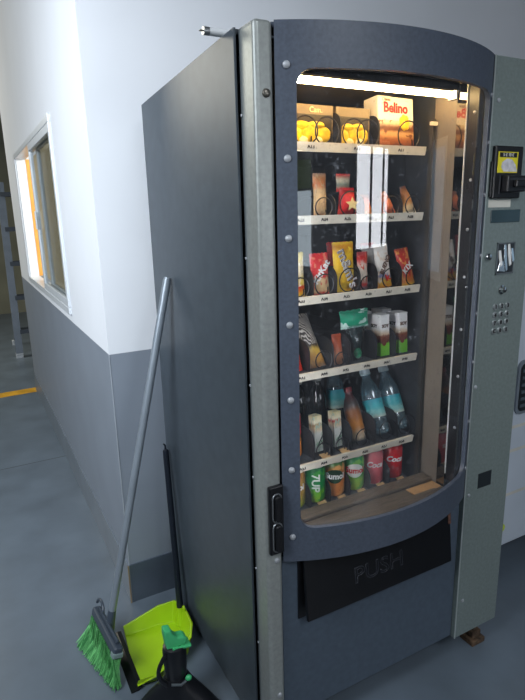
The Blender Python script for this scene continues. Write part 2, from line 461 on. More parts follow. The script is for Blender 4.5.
for i in range(len(xs)-1):
    a, c = xs[i], xs[i+1]
    if c <= xl + 1e-9 or a >= xr - 1e-9:
        zz = [ZL, zb_ + cr, zt_ - cr, H]
        for j in range(3):
            pm.bm.faces.new([pv(a, zz[j]), pv(c, zz[j]), pv(c, zz[j+1]), pv(a, zz[j+1])])
    else:
        ba, ta = hole(a); bc, t_c = hole(c)
        pm.bm.faces.new([pv(a, ZL), pv(c, ZL), pv(c, bc), pv(a, ba)])
        pm.bm.faces.new([pv(a, ta), pv(c, t_c), pv(c, H), pv(a, H)])
front_faces = pm.bm.faces[:]
bedges = [e for e in pm.bm.edges if len(e.link_faces) == 1]
inner = {}
def iv(v):
    if v not in inner:
        n = Vector((CX - v.co.x, CY - v.co.y, 0)).normalized()
        inner[v] = pm.v(v.co + n*0.011)
    return inner[v]
vlist = {f_: f_.verts[:] for f_ in front_faces}
for f_, vs in vlist.items(): pm.bm.faces.new([iv(v) for v in vs][::-1])
for e in bedges:
    a, c = e.verts
    pm.bm.faces.new([a, c, iv(c), iv(a)])
pm.build('door_panel', slate, vm, smooth=True)
def arc_cap(z0, z1, name, m, off=-0.0115, back=0.06, x0=X0, x1=X1):
    n = 24; pts = [(x0 + (x1 - x0)*i/n, arcy(min(max(x0 + (x1 - x0)*i/n, X0), X1), off)) for i in range(n+1)]
    pts += [(x1, back), (x0, back)]
    return MB().prism(pts, z0, z1, lambda u, w, a: (u, w, a)).build(name, m, vm)
arc_cap(H - 0.010, H, 'door_top', slate)
matt = mat('matt_black', (8, 8, 9), 1.0, spec=0.0)
arc_cap(1.785, 1.80, 'door_header', matt, back=0.16)
box('lamp_shield', matt, vm, 0.062, 0.66, 0.088, 0.122, 1.7625, 1.785)
arc_cap(ZL, ZL + 0.008, 'door_sill', slate_low, back=0.012)
# rivets on the bowed panel
for z in (1.748, 1.568, 1.403, 1.211, 1.032, 0.854, 0.672):
    x = 0.0665; y = arcy(x)
    n = math.atan2(x - CX, CY - y)
    o = MB().lathe([(0.008, 0), (0.0075, 0.003), (0.005, 0.005), (0.0015, 0.0058)], 12, Matrix.Translation((x, y - 0.0002, z)) @ Matrix.Rotation(n, 4, 'Z') @ Matrix.Rotation(PI/2, 4, 'X'))
    o.build('rivet', rivet_m, vm, smooth=True)
for z in (1.735, 1.62, 1.49, 1.33, 1.17, 1.03, 0.85, 0.70):
    x = 0.6775; y = arcy(x)
    n = math.atan2(x - CX, CY - y)
    o = MB().lathe([(0.006, 0), (0.005, 0.003), (0.001, 0.0045)], 10, Matrix.Translation((x, y - 0.0002, z)) @ Matrix.Rotation(n, 4, 'Z') @ Matrix.Rotation(PI/2, 4, 'X'))
    o.build('rivet', rivet_m, vm, smooth=True)
# glass
g = MB(); n = 40
gx = [0.073 + (0.676 - 0.073)*i/n for i in range(n+1)]
for i in range(n):
    pts = []
    for x, z in ((gx[i], 0.682), (gx[i+1], 0.682), (gx[i+1], 1.754), (gx[i], 1.754)):
        pts.append((x, CY - math.sqrt((RR - 0.0135)**2 - (x - CX)**2), z))
    g.face(pts)
bmesh.ops.remove_doubles(g.bm, verts=g.bm.verts[:], dist=1e-5)
g.build('glass', glass_m, vm, smooth=True)
# inner jamb, polished strip and inner walls
box('door_jamb', black, vm, 0.047, 0.06, 0.012, 0.072, 0.615, 1.785)
jb = box('door_jamb', black, vm, 0.664, 0.684, 0.022, 0.058, 0.64, 1.785)
for z in (1.70, 1.53, 1.40, 1.27, 1.12, 0.98, 0.82):
    o = MB().lathe([(0.005, 0), (0.004, 0.002), (0.001, 0.003)], 8, Matrix.Translation((0.664, 0.034, z)) @ Matrix.Rotation(-PI/2, 4, 'Y'))
    o.build('rivet', rivet_m, jb, smooth=True)
box('glint_edge', mat('pale_glint_strip', (225, 226, 222), 0.4), vm, 0.6605, 0.668, 0.058, 0.0605, 0.66, 1.785)  # edge trim, with its glint put into the pale colour
box('polished_strip', mirror_m, vm, 0.661, 0.668, 0.061, 0.092, 0.60, 1.785)
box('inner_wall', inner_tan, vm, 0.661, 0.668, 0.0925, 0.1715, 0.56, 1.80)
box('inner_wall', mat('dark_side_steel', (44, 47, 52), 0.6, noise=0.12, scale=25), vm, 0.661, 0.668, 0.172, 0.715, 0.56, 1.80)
box('inner_wall', inner_dk, vm, 0.031, 0.037, 0.075, 0.715, 0.56, 1.80)
box('inner_back', inner_dk, vm, 0.031, 0.668, 0.716, 0.725, 0.56, 1.80)
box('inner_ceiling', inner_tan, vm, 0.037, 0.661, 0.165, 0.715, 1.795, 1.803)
box('column_body', inner_dk, vm, 0.669, W_ - 0.0125, 0.075, 0.70, 0.12, HB - 0.022)
box('shelf_rail', mat('rail_steel', (58, 56, 52), 0.5, 0.2), vm, 0.642, 0.652, 0.158, 0.172, 0.60, 1.70)
box('rail_clip', strip_m, vm, 0.628, 0.652, 0.150, 0.157, 1.683, 1.692)
# lamp
MB().tube([(0.069, 0.105, 1.753), (0.652, 0.105, 1.753)], 0.0085, 14).build('light_tube', emit('warm_tube_light', (255, 212, 142), 62.0), vm, smooth=True)
for x in (0.062, 0.654): box('lamp_holder', W, vm, x, x + 0.006, 0.09, 0.12, 1.742, 1.785)
# added glowing strip inside the left door edge, brightens the products
ls = box('fill_strip', emit('neutral_fill_glow', (250, 250, 255), 64.0), vm, 0.0602, 0.0625, 0.030, 0.042, 0.68, 1.72)
# delivery ledge
arc_cap(0.6105, 0.6145, 'ledge', wood_m, off=-0.0125, back=0.155, x0=0.06, x1=0.66)
box('ledge_lip', wood_m, vm, 0.05, 0.655, 0.105, 0.150, 0.615, 0.628, 0.004)
box('ledge_lip', wood_m, vm, 0.06, 0.62, 0.02, 0.06, 0.615, 0.623, 0.003)
# lower door panel and flap
box('lower_panel', slate_low, vm, 0.0475, 0.6835, 0.013, 0.06, 0.09, ZL - 0.001, 0.002)
rc = MB(); rc.box(0.094, 0.63, 0.009, 0.0128, 0.405, 0.598); rc.build('flap_recess', black, vm)
ang = math.radians(7)
FM = Matrix.Translation((0, 0.003, 0.594)) @ Matrix.Rotation(-ang, 4, 'X')
fp = MB(); fp.box(0.103, 0.622, -0.006, 0.004, -0.182, -0.004, FM)
fo = fp.build('delivery_flap', black_sheen, vm, bevel=0.002)
text('PUSH', 0.066, mat('moulded_edge', (46, 49, 58), 0.3), fo, FM @ Vector((0.345, -0.0062, -0.108)), (PI/2 - ang, 0, 0), outline=0.0011, sx=1.12)
ru = MB(); ru.box(0.612, 0.6235, -0.0075, -0.006, -0.06, -0.02, FM); ru.build('rust_patch', mat('dark_rust', (92, 62, 52), 0.9, noise=0.3, scale=90), fo)
# lock plate with two oblong grips
lk = box('lock_plate', black, vm, 0.003, 0.0425, -0.012, 0.0, 0.638, 0.822, 0.003)
def oblong(cx, cz, w, h, y):
    pts = []
    r = w/2
    for i in range(13): pts.append((cx + r*math.cos(PI*i/12), y, cz + h/2 - r + r*math.sin(PI*i/12)))
    for i in range(13): pts.append((cx - r*math.cos(PI*i/12), y, cz - h/2 + r - r*math.sin(PI*i/12)))
    return pts + [pts[0]]
for cz, hh in ((0.765, 0.075), (0.685, 0.078)):
    MB().tube(oblong(0.023, cz, 0.024, hh, -0.013), 0.002, 6, False).build('grip_ring', mat('worn_lock_edge', (120, 124, 128), 0.35, 0.6), lk, smooth=True)
    kb = MB(); kb.prism([(p[0], p[2]) for p in oblong(0.024, cz, 0.018, hh - 0.006, 0)[:-1]], -0.022, -0.012, lambda u, w, a: (u, a, w)); kb.build('grip', black, lk, bevel=0.002)

# right hand control column
cp = box('control_panel', panel_m, vm, XP, W_, 0.0, 0.068, 0.085, H, 0.0015)
box('bright_trim', mat('bright_trim_metal', (190, 198, 196), 0.3, 0.5), vm, XP - 0.0008, XP + 0.004, -0.0015, 0.0, 0.085, H)
for x, z in ((0.709, 1.725), (0.700, 0.95), (0.705, 0.60), (0.712, 0.22), (0.708, 1.55)):
    screw(cp, x, 0.0, z, 0.0062, rivet_m)
# bill acceptor
ba = box('bill_acceptor', black, cp, 0.700, 0.808, -0.012, 0.0, 1.480, 1.614, 0.003)
box('side_flange', black, ba, 0.695, 0.700, -0.007, 0.0, 1.484, 1.575, 0.002)
box('sticker', mat('yellow_green_sticker', (228, 214, 44), 0.45, noise=0.04), ba, 0.709, 0.786, -0.0132, -0.0122, 1.546, 1.599)
box('sticker_header', black, ba, 0.714, 0.781, -0.0136, -0.0131, 1.585, 1.597)
text('5 € 10 €', 0.0115, W, ba, (0.7475, -0.0139, 1.591))
hm = MB(); hm.prism([(0.732, 1.549), (0.785, 1.549), (0.778, 1.566), (0.762, 1.580), (0.742, 1.582), (0.724, 1.572), (0.722, 1.560)], -0.0138, -0.0131, lambda u, w, a: (u, a, w))
hm.build('picture', mat('pale_banknote_print', (206, 204, 210), 0.5, noise=0.12, scale=70), ba)
sn = box('note_slot_hood', black, ba, 0.728, 0.800, -0.034, -0.012, 1.496, 1.538, 0.003)
box('note_slot_lip', black, ba, 0.748, 0.812, -0.046, -0.034, 1.508, 1.526, 0.003)
slot_m = mat('slot_highlight', (70, 72, 76), 0.3)
box('slot_edge', slot_m, ba, 0.734, 0.798, -0.0350, -0.0340, 1.528, 1.5295)
box('slot_edge', slot_m, ba, 0.720, 0.723, -0.0135, -0.012, 1.492, 1.540)
box('paper_label', mat('white_paper', (216, 214, 204), 0.6), cp, 0.698, 0.786, -0.001, 0.0, 1.457, 1.477)
box('display', mat('dark_teal_display', (42, 62, 68), 0.2, noise=0.04), cp, 0.711, 0.829, -0.002, 0.0, 1.416, 1.450, 0.002)
# coin recess with chrome lining
cr_ = MB(); cr_.box(0.748, 0.816, -0.0015, 0.0, 1.277, 1.358)
cf = cr_.build('coin_recess', mat('coin_recess_dark', (40, 44, 48), 0.3), cp, bevel=0.001)
for a0, a1, z0, z1 in ((0.7450, 0.7490, 1.273, 1.362), (0.8150, 0.8190, 1.273, 1.362), (0.745, 0.819, 1.358, 1.362), (0.745, 0.819, 1.273, 1.277)):
    box('recess_rim', silver_dk, cf, a0, a1, -0.003, -0.0005, z0, z1)
for i, (a, bb, c_, d_) in enumerate(((0.752, 0.765, 1.34, 1.30), (0.770, 0.786, 1.356, 1.285), (0.788, 0.802, 1.356, 1.30), (0.800, 0.812, 1.345, 1.31))):
    q = MB(); q.prism([(a, c_), (a + 0.008, c_ + 0.001), (bb + 0.006, d_), (bb - 0.002, d_ - 0.006), (a + 0.002, (c_ + d_)/2)], -0.004 - 0.001*(i % 2), -0.0015, lambda u, w, s: (u, s, w))
    q.build('chrome_baffle', chrome if i % 2 else W, cf, bevel=0.001)
cup = MB(); cup.prism([(0.752, 1.283), (0.788, 1.278), (0.778, 1.31), (0.760, 1.312)], -0.0035, -0.0015, lambda u, w, s: (u, s, w)); cup.build('coin_tray', chrome, cf, bevel=0.001)
MB().lathe([(0.011, 0), (0.011, 0.006), (0.008, 0.010), (0.002, 0.011)], 16, Matrix.Translation((0.710, 0, 1.325)) @ Matrix.Rotation(PI/2, 4, 'X')).build('return_button', chrome, cp, smooth=True)
MB().lathe([(0.013, 0), (0.013, 0.003), (0.009, 0.004), (0.008, 0.012), (0.003, 0.013)], 16, Matrix.Translation((0.778, 0, 1.229)) @ Matrix.Rotation(PI/2, 4, 'X')).build('key_lock', chrome, cp, smooth=True)
keys = ['1', '2', '3', '4', '5', '6', '7', '8', '9', 'C', '0', 'E']
for i, k in enumerate(keys):
    x = 0.757 + 0.0255*(i % 3); z = 1.181 - 0.0238*(i // 3)
    MB().lathe([(0.0098, 0), (0.0098, 0.002), (0.0085, 0.0035), (0.0015, 0.004)], 14, Matrix.Translation((x, 0, z)) @ Matrix.Rotation(PI/2, 4, 'X')).build('key', mat('key_metal', (176, 182, 184), 0.3, 0.7), cp, smooth=True)
    text(k, 0.015, ink, cp, (x, -0.0045, z), bold=0.0006)
box('square_label', mat('dark_square_label', (36, 42, 46), 0.4), cp, 0.742, 0.800, -0.001, 0.0, 0.612, 0.662)

# shelves -----------------------------------------------------------------
SY = 0.158
#         z of strip bottom, dividers at, coil centres, first digit
shelves = [
    (1.604, [0.345, 0.472], [(0.235, 0.034), (0.300, 0.034), (0.385, 0.034), (0.432, 0.034), (0.575, 0.036)], '1', [(0.237, '3'), (0.380, '5'), (0.530, '7')], 0.088),
    (1.4265, [0.33, 0.425, 0.485, 0.562], [(0.290, 0.024), (0.377, 0.032), (0.52, 0.025), (0.6, 0.025)], '2', None, 0.06),
    (1.2185, [0.258, 0.335, 0.416, 0.478, 0.569], [(0.215, 0.026), (0.293, 0.028), (0.378, 0.033), (0.44, 0.02), (0.526, 0.028), (0.614, 0.026)], '3', None, 0.075),
    (1.008, [0.245, 0.325, 0.385, 0.482, 0.555], [(0.292, 0.026), (0.353, 0.02)], '4', None, 0.085),
    (0.7385, [0.260, 0.325, 0.395, 0.487, 0.575], [(0.29, 0.022), (0.36, 0.022), (0.44, 0.028), (0.535, 0.032), (0.613, 0.032)], '5', None, 0.085),
    (0.583, [0.248, 0.318, 0.392, 0.470, 0.548], [(0.283, 0.034), (0.355, 0.034), (0.431, 0.034), (0.508, 0.034), (0.590, 0.034)], '6', None, 0.07),
]
lane_x = [0.131, 0.205, 0.278, 0.352, 0.428, 0.502, 0.572]
for si, (z0, divs, coils, dg, labs, dh) in enumerate(shelves):
    last = dg == '6'
    sh = box('shelf', inner_dk, vm, 0.038, 0.632, SY + 0.008, 0.70, z0 + 0.012, z0 + 0.016)
    if not last:
        st = MB(); st.prism([(SY + 0.004, z0), (SY + 0.0075, z0), (SY + 0.0075, z0 + 0.0225), (SY, z0 + 0.0225), (SY, z0 + 0.0215)], 0.040, 0.6205, lambda u, w, a: (a, u, w))
        st.build('price_strip', strip_m, sh)
        lb = labs or [(x, str(i + 2)) for i, x in enumerate(lane_x)]
        for x, k in lb:
            text('A' + dg + k, 0.013, ink, sh, (x, SY + 0.0010, z0 + 0.0115), (math.radians(80), 0, 0), name='lane_label', bold=0.0003)
    top = z0 + 0.016
    for x in divs + [0.13]:
        p = [(0.182, top), (0.55, top), (0.55, top + dh)]
        r = 0.035
        p += [(0.182 + r - r*math.sin(PI/2*i/6), top + dh - r + r*math.cos(PI/2*i/6)) for i in range(7)]
        MB().prism(p, x - 0.0015, x + 0.0015, lambda u, w, a: (a, u, w)).build('lane_divider', divider_m, sh)
    if not last:
        for x, r in coils:
            pts = []
            turns = 2; pitch = 0.16
            for i in range(turns*20 + 1):
                a = 2*PI*i/20
                yy = 0.176 + (0.012*i/20 if i <= 20 else 0.012 + pitch*(i - 20)/20)
                pts.append((x + r*math.sin(a + 0.6), yy, top + 0.003 + r - r*math.cos(a + 0.6)))
            MB().tube(pts, 0.0019, 5).build('coil', coil_m, sh, smooth=True)
    if dg in '56':
        for x, r in coils[:5] if last else coils[:2]:
            tg = MB(); tg.prism([(0.163, top + 0.002), (0.193, top + 0.005), (0.193, top + 0.0075), (0.163, top + 0.0045)], x - 0.014, x + 0.014, lambda u, w, a: (a + 0.008 - (0.0 if u > 0.18 else 0.004), u, w))
            tg.build('tongue', tan_m, sh)

tag(box('cardboard_sheet', card_m, None, 0.545, 0.655, 0.064, 0.103, 0.6146, 0.6166), 'flat tan cardboard piece lying at the right of the bottom ledge behind the glass', 'cardboard')

# ------------------------------------------------------------------ products
def place(o, x, y, z, lean=0.0, tilt=0.0, turn=0.0):
    o.location = (x, y, z)
    o.rotation_euler = (-math.radians(lean), math.radians(tilt), math.radians(turn))
    return o
def pillow(w, h, t, nu=10, nv=14, taper=0.0, seal=0.07, wob=0.0):
    """a sealed wrapper: flat crimped ends, puffed middle"""
    b = MB(); F = []; B = []
    rnd = random.Random(int(w*1e5) + int(h*1e4))
    for j in range(nv + 1):
        v = j/nv; rf = []; rb = []
        if v < seal or v > 1 - seal: k = 0.06
        else: k = math.sin(PI*(v - seal)/(1 - 2*seal))**0.55
        ww = w*(1 - taper*v)*(1 - 0.05*math.sin(PI*v))
        for i in range(nu + 1):
            u = i/nu*2 - 1
            th = t/2*(0.05 + k*max(0, 1 - u*u)**0.6)
            zz = v*h + (0.0025*(i % 2) if j == nv else 0)
            jit = wob*(rnd.random() - 0.5)
            rf.append(b.v((u*ww/2, -th + jit, zz))); rb.append(b.v((u*ww/2, th + jit, zz)))
        F.append(rf); B.append(rb)
    for j in range(nv):
        for i in range(nu):
            b.bm.faces.new([F[j][i], F[j][i+1], F[j+1][i+1], F[j+1][i]])
            b.bm.faces.new([B[j][i+1], B[j][i], B[j+1][i], B[j+1][i+1]])
        b.bm.faces.new([F[j][0], F[j+1][0], B[j+1][0], B[j][0]])
        b.bm.faces.new([F[j][nu], B[j][nu], B[j+1][nu], F[j+1][nu]])
    for i in range(nu):
        b.bm.faces.new([F[0][i], B[0][i], B[0][i+1], F[0][i+1]])
        b.bm.faces.new([F[nv][i], F[nv][i+1], B[nv][i+1], B[nv][i]])
    return b
def wrapper(name, label, cat, x, z, w, h, t, m, lean=0, tilt=0, turn=0, y=0.194, taper=0.0, words=None, group=None, wob=0.0015):
    o = thing(name, label, cat, group=group)
    place(o, x, y + t/2, z, lean, tilt, turn)
    body = pillow(w, h, t, taper=taper, wob=wob).build('wrapper_body', m, o, smooth=True)
    for (s, size, mm, dx, dz, rz, sx) in (words or []):
        text(s, size, mm, body, (dx, -t*0.53 - 0.0008, dz), (PI/2, -rz, 0), sx=sx, bold=size*0.03)
    return o
def base(k): return shelves[k - 1][0] + 0.0165

# row 1 -------------------------------------------------------------------
carton_tan = mat('tan_card_print', (124, 108, 84), 0.5, noise=0.06, scale=30)
cake_y = mat('yellow_cake_glaze', (248, 196, 34), 0.35, noise=0.16, scale=60)
cake_pale = mat('pale_cream_filling', (240, 222, 170), 0.45, noise=0.1, scale=80)
def cake_box(x, w, label, words):
    o = thing('cake_box', label, 'cake box', (x + 0.004, 0.212, base(1)), group='boxes of yellow cakes on the top shelf')
    box('carton', carton_tan, o, -w/2, w/2, 0.0, 0.15, 0.0, 0.104, 0.002)
    box('window_film', mat('dark_carton_window', (62, 54, 44), 0.3), o, -w/2 + 0.006, w/2 - 0.006, -0.0012, 0.0, 0.006, 0.080)
    for i, (dx, dz, rx, rz) in enumerate(((-w*0.30, 0.028, 0.024, 0.022), (-w*0.02, 0.034, 0.026, 0.024), (w*0.28, 0.032, 0.022, 0.020), (-w*0.16, 0.052, 0.026, 0.011), (w*0.13, 0.054, 0.026, 0.010))):
        MB().ball((dx, -0.002, dz), rx*w/0.14, 0.007, rz, 14, 8, None).build('cake', cake_y, o, smooth=True)
    for dx in (-w*0.14, w*0.16):
        MB().ball((dx, -0.005, 0.016), 0.015, 0.005, 0.011, 12, 6).build('cream_filling', cake_pale, o, smooth=True)
    if words: text(words, 0.019, cake_pale, o, (0.02, -0.0011, 0.091))
    return o
cake_box(0.262, 0.150, 'tan box of yellow cakes at the left end of the top shelf', 'Cam.')
cake_box(0.402, 0.112, 'narrow tan box of yellow cakes beside the white cake box', None)
bx_m = pack_mat('cream_cake_box_print', [(0, (120, 62, 34)), (0.14, (176, 112, 66)), (0.36, (196, 140, 92)), (0.46, (232, 206, 170)), (0.6, (238, 226, 208)), (1.0, (240, 232, 222))], blotch=(150, 90, 54), bscale=16)
bo = thing('cake_carton', 'white cake carton with a red name and chocolate cake picture on the top shelf', 'cake box', (0.551, 0.200, base(1)), (math.radians(-5), 0, math.radians(4)))
ct = box('carton', mat('cream_card', (238, 230, 218), 0.5, noise=0.02), bo, -0.068, 0.068, 0.0, 0.055, 0.0, 0.140, 0.0015)
pc = MB(); pc.box(-0.066, 0.066, -0.0012, -0.0002, 0.003, 0.078)
pc.build('picture', pack_mat('chocolate_cake_picture', [(0, (104, 54, 30)), (0.3, (150, 88, 50)), (0.55, (206, 160, 110)), (0.7, (110, 60, 36)), (1, (228, 206, 176))], blotch=(122, 70, 46), bscale=22), bo)
fw = MB()
for k in range(7):
    a = 2*PI*k/7
    fw.ball((0.030 + 0.012*math.cos(a), -0.0022, 0.074 + 0.013*math.sin(a)), 0.0095, 0.0012, 0.0095, 10, 5)
fw.build('flower_picture', YEL, bo, smooth=True)
text('Belino', 0.037, RED, bo, (-0.002, -0.0014, 0.110), bold=0.0012)
text('Classic', 0.012, BRN, bo, (-0.036, -0.0014, 0.131))
# row 2 -------------------------------------------------------------------
wrapper('biscuit_wrapper', 'beige and orange biscuit wrapper at the left of the second shelf', 'snack', 0.296, base(2), 0.042, 0.112, 0.024,
        pack_mat('beige_orange_wrap', [(0, (176, 110, 60)), (0.15, (214, 184, 140)), (0.6, (206, 176, 130)), (0.72, (196, 110, 50)), (0.85, (190, 120, 66)), (1, (150, 120, 96))], blotch=(190, 160, 120)), lean=3)
rb = wrapper('crisp_bag', 'red snack bag with white star shape and pinched top on the second shelf', 'snack', 0.388, base(2), 0.066, 0.075, 0.034,
        pack_mat('red_white_wrap', [(0, (176, 20, 24)), (0.3, (210, 30, 34)), (1, (214, 34, 36))], blotch=(226, 60, 50), bscale=20), lean=2, taper=0.25)
st = MB(); pts = []
for k in range(10):
    r = 0.020 if k % 2 == 0 else 0.009; a = PI/2 + 2*PI*k/10
    pts.append((0.004 + r*1.15*math.cos(a), 0.032 + r*math.sin(a)))
st.prism(pts, -0.0205, -0.0195, lambda u, w, a: (u, a, w)); st.build('star_print', mat('pale_yellow_print', (250, 224, 160), 0.4), rb)
pillow(0.044, 0.045, 0.022, taper=-0.1).build('pinched_top', pack_mat('red_top_wrap', [(0, (210, 40, 36)), (0.35, (120, 130, 110)), (0.6, (200, 190, 160)), (1, (214, 40, 40))]), rb, smooth=True).location = (-0.008, 0.006, 0.067)
wrapper('small_wrapper', 'small orange wrapper in the shadowed lane right of the red snack bag', 'snack', 0.455, base(2), 0.032, 0.06, 0.018,
        pack_mat('orange_wrap', [(0, (220, 140, 50)), (0.6, (214, 110, 40)), (1, (150, 80, 40))]), lean=20)
wrapper('pastry_wrapper', 'orange-pink triangular pastry wrapper on the second shelf', 'snack', 0.535, base(2), 0.055, 0.066, 0.03,
        pack_mat('orange_pink_wrap', [(0, (226, 110, 66)), (0.6, (234, 130, 84)), (1, (220, 140, 90))]), lean=7, taper=0.7, tilt=-14)
wrapper('pastry_wrapper', 'golden and cream pastry wrapper at the right end of the second shelf', 'snack', 0.614, base(2), 0.05, 0.082, 0.026,
        pack_mat('golden_cream_wrap', [(0, (236, 224, 196)), (0.25, (230, 206, 160)), (0.45, (206, 140, 60)), (0.75, (196, 120, 50)), (1, (120, 70, 50))], axis='Z'), lean=12, taper=0.55, tilt=-12)
# row 3 -------------------------------------------------------------------
wrapper('chocolate_wrapper', 'yellow and white chocolate wrapper cut off by the window edge on the third shelf', 'chocolate bar', 0.214, base(3), 0.062, 0.118, 0.022,
        pack_mat('yellow_white_red_wrap', [(0, (232, 190, 60)), (0.22, (210, 60, 36)), (0.3, (236, 206, 90)), (0.6, (240, 226, 190)), (0.85, (226, 206, 110)), (1, (190, 176, 60))], blotch=(236, 226, 200)), lean=4)
wrapper('chocolate_wrapper', 'red and cream wafer wrapper beside the yellow candy bag on the third shelf', 'chocolate bar', 0.295, base(3), 0.060, 0.112, 0.018,
        pack_mat('red_cream_wrap', [(0, (206, 30, 34)), (0.1, (226, 190, 140)), (0.36, (232, 200, 150)), (0.44, (208, 36, 36)), (1, (212, 30, 36))], blotch=(224, 120, 90), bscale=26), lean=4, tilt=-1,
        words=[('KitKat', 0.028, W, 0.0, 0.062, 0.9, 1.0)])
wrapper('candy_bag', 'yellow bag of chocolate candies with brown lettering on the third shelf', 'candy bag', 0.381, base(3), 0.072, 0.138, 0.030,
        pack_mat('yellow_candy_wrap', [(0, (240, 190, 20)), (0.75, (244, 196, 28)), (0.9, (222, 150, 24)), (1, (240, 196, 40))], blotch=(250, 212, 60), bscale=14), lean=5, tilt=0,
        words=[("m&m's", 0.043, BRN, 0.004, 0.064, -1.2, 1.0), ("m&m's", 0.042, W, 0.0015, 0.065, -1.2, 1.0)])
wrapper('candy_bag', 'red bag peeking out behind the yellow candy bag on the third shelf', 'candy bag', 0.402, base(3), 0.072, 0.135, 0.022,
        pack_mat('red_candy_wrap', [(0, (200, 30, 30)), (1, (214, 40, 36))]), lean=4, y=0.258)
wrapper('chocolate_wrapper', 'slim red and silver bar wrapper standing behind the bright glass reflection, third shelf', 'chocolate bar', 0.440, base(3), 0.038, 0.108, 0.016,
        pack_mat('red_silver_wrap', [(0, (110, 110, 116)), (0.14, (200, 40, 36)), (0.3, (236, 220, 200)), (0.62, (226, 206, 190)), (0.8, (196, 36, 40)), (1, (160, 60, 60))], blotch=(214, 90, 70), bscale=26), lean=3)
wrapper('chocolate_wrapper', 'white, red and orange wafer bar wrapper leaning back on the third shelf', 'chocolate bar', 0.525, base(3), 0.054, 0.128, 0.02,
        pack_mat('white_red_orange_wrap', [(0, (236, 150, 30)), (0.14, (240, 190, 60)), (0.26, (120, 130, 190)), (0.36, (238, 234, 226)), (0.9, (236, 232, 226)), (1, (200, 196, 190))], blotch=(232, 214, 196), bscale=24), lean=13,
        words=[('BUENO', 0.019, BRN, 0.002, 0.066, 1.0, 1.0), ('k', 0.026, RED, 0.006, 0.028, 0.3, 1.3)])
wrapper('chocolate_wrapper', 'white wrapper standing behind the wafer bar wrapper, third shelf', 'chocolate bar', 0.535, base(3), 0.052, 0.13, 0.016,
        pack_mat('white_red_wrap', [(0, (214, 60, 50)), (0.3, (230, 226, 220)), (0.8, (236, 232, 228)), (1, (206, 40, 44))]), lean=15, y=0.262)
wrapper('chocolate_wrapper', 'red and gold bar wrapper leaning at the right end of the third shelf', 'chocolate bar', 0.617, base(3), 0.052, 0.112, 0.018,
        pack_mat('red_gold_wrap', [(0, (232, 180, 60)), (0.14, (220, 120, 40)), (0.3, (206, 50, 36)), (0.8, (196, 44, 34)), (1, (170, 60, 40))], blotch=(230, 150, 70), bscale=26), lean=15, tilt=-6,
        words=[('KIX', 0.026, W, 0.002, 0.05, 0.6, 1.0)])
# row 4 -------------------------------------------------------------------
wrapper('crisp_bag', 'orange-red snack bag cut off by the window edge on the fourth shelf', 'snack', 0.212, base(4), 0.05, 0.10, 0.026,
        pack_mat('orange_red_wrap', [(0, (196, 40, 24)), (0.4, (222, 70, 30)), (0.8, (230, 170, 90)), (1, (214, 150, 90))]), lean=20)
wrapper('crisp_bag', 'dark zebra-striped snack bag with a yellow middle slumped on the fourth shelf', 'snack', 0.292, base(4), 0.055, 0.165, 0.034,
        pack_mat('zebra_wrap', [(0, (120, 84, 44)), (0.16, (206, 150, 60)), (0.3, (232, 190, 80)), (0.4, (74, 60, 46)), (0.62, (60, 52, 46)), (1, (44, 42, 44))], wave=((196, 190, 180), 5, 0.4)), lean=31, tilt=-5)
wrapper('biscuit_wrapper', 'orange-brown wrapper standing in the dark middle lane of the fourth shelf', 'snack', 0.360, base(4), 0.034, 0.088, 0.016,
        pack_mat('brown_orange_wrap', [(0, (130, 90, 60)), (0.3, (200, 130, 90)), (0.6, (186, 84, 44)), (1, (170, 70, 36))]), lean=12)
po = thing('clear_pouch', 'clear pouch with a green printed header on the fourth shelf', 'pouch')
place(po, 0.437, 0.212, base(4), 7, -1, 0)
pillow(0.034, 0.106, 0.030, taper=-1.5).build('pouch_body', film_m, po, smooth=True)
hd = pillow(0.102, 0.052, 0.024, taper=-0.04).build('printed_header', pack_mat('green_header_print', [(0, (196, 226, 216)), (0.12, (20, 160, 120)), (1, (16, 150, 112))], blotch=(206, 236, 226), bscale=16), po, smooth=True)
hd.location = (-0.004, 0, 0.098)
MB().ball((0.0, 0, 0.02), 0.014, 0.009, 0.016, 12, 7).build('green_filling', mat('green_sweet', (60, 170, 120), 0.4), po, smooth=True)
pillow(0.02, 0.078, 0.014, taper=-1.9, wob=0.004).build('dark_filling', mat('dark_snack_filling', (46, 60, 62), 0.3, noise=0.3, scale=80), po, smooth=True).location = (0.002, 0.003, 0.022)
def drink_carton(x, y, label, turn):
    o = thing('drink_carton', label, 'drink carton', group='white and green drink cartons on the fourth shelf')
    place(o, x, y, base(4), 3, 0, turn)
    m1 = pack_mat('carton_print', [(0, (110, 190, 40)), (0.30, (120, 200, 44)), (0.36, (96, 50, 34)), (0.50, (140, 74, 48)), (0.56, (226, 200, 170)), (0.7, (240, 240, 238)), (1, (242, 242, 242))], blotch=None, rough=0.4)
    bd = MB(); bd.box(-0.018, 0.018, -0.028, 0.028, 0, 0.122); bd.build('carton_body', m1, o, bevel=0.0015)
    tp = MB(); tp.prism([(-0.028, 0.122), (0.028, 0.122), (0.028, 0.126), (0.004, 0.129), (-0.028, 0.126)], -0.018, 0.018, lambda u, w, a: (a, u, w)); tp.build('folded_top', W, o)
    text('SOY', 0.014, BRN, o, (0, -0.0288, 0.092), bold=0.0006)
    text('SOY', 0.014, ink, o, (-0.0188, 0.0, 0.092), (PI/2, 0, -PI/2), bold=0.0006)
    lf = MB(); lf.ball((-0.004, -0.0284, 0.045), 0.010, 0.0008, 0.014, 10, 5); lf.build('picture', mat('brown_drink_picture', (120, 52, 36), 0.45), o, smooth=True)
    return o
drink_carton(0.528, 0.226, 'white and green drink carton second from the right end of the fourth shelf', 3)
drink_carton(0.600, 0.226, 'white and green drink carton at the right end of the fourth shelf', 3)
drink_carton(0.520, 0.300, 'white drink carton standing behind the left of the two front cartons', 0)
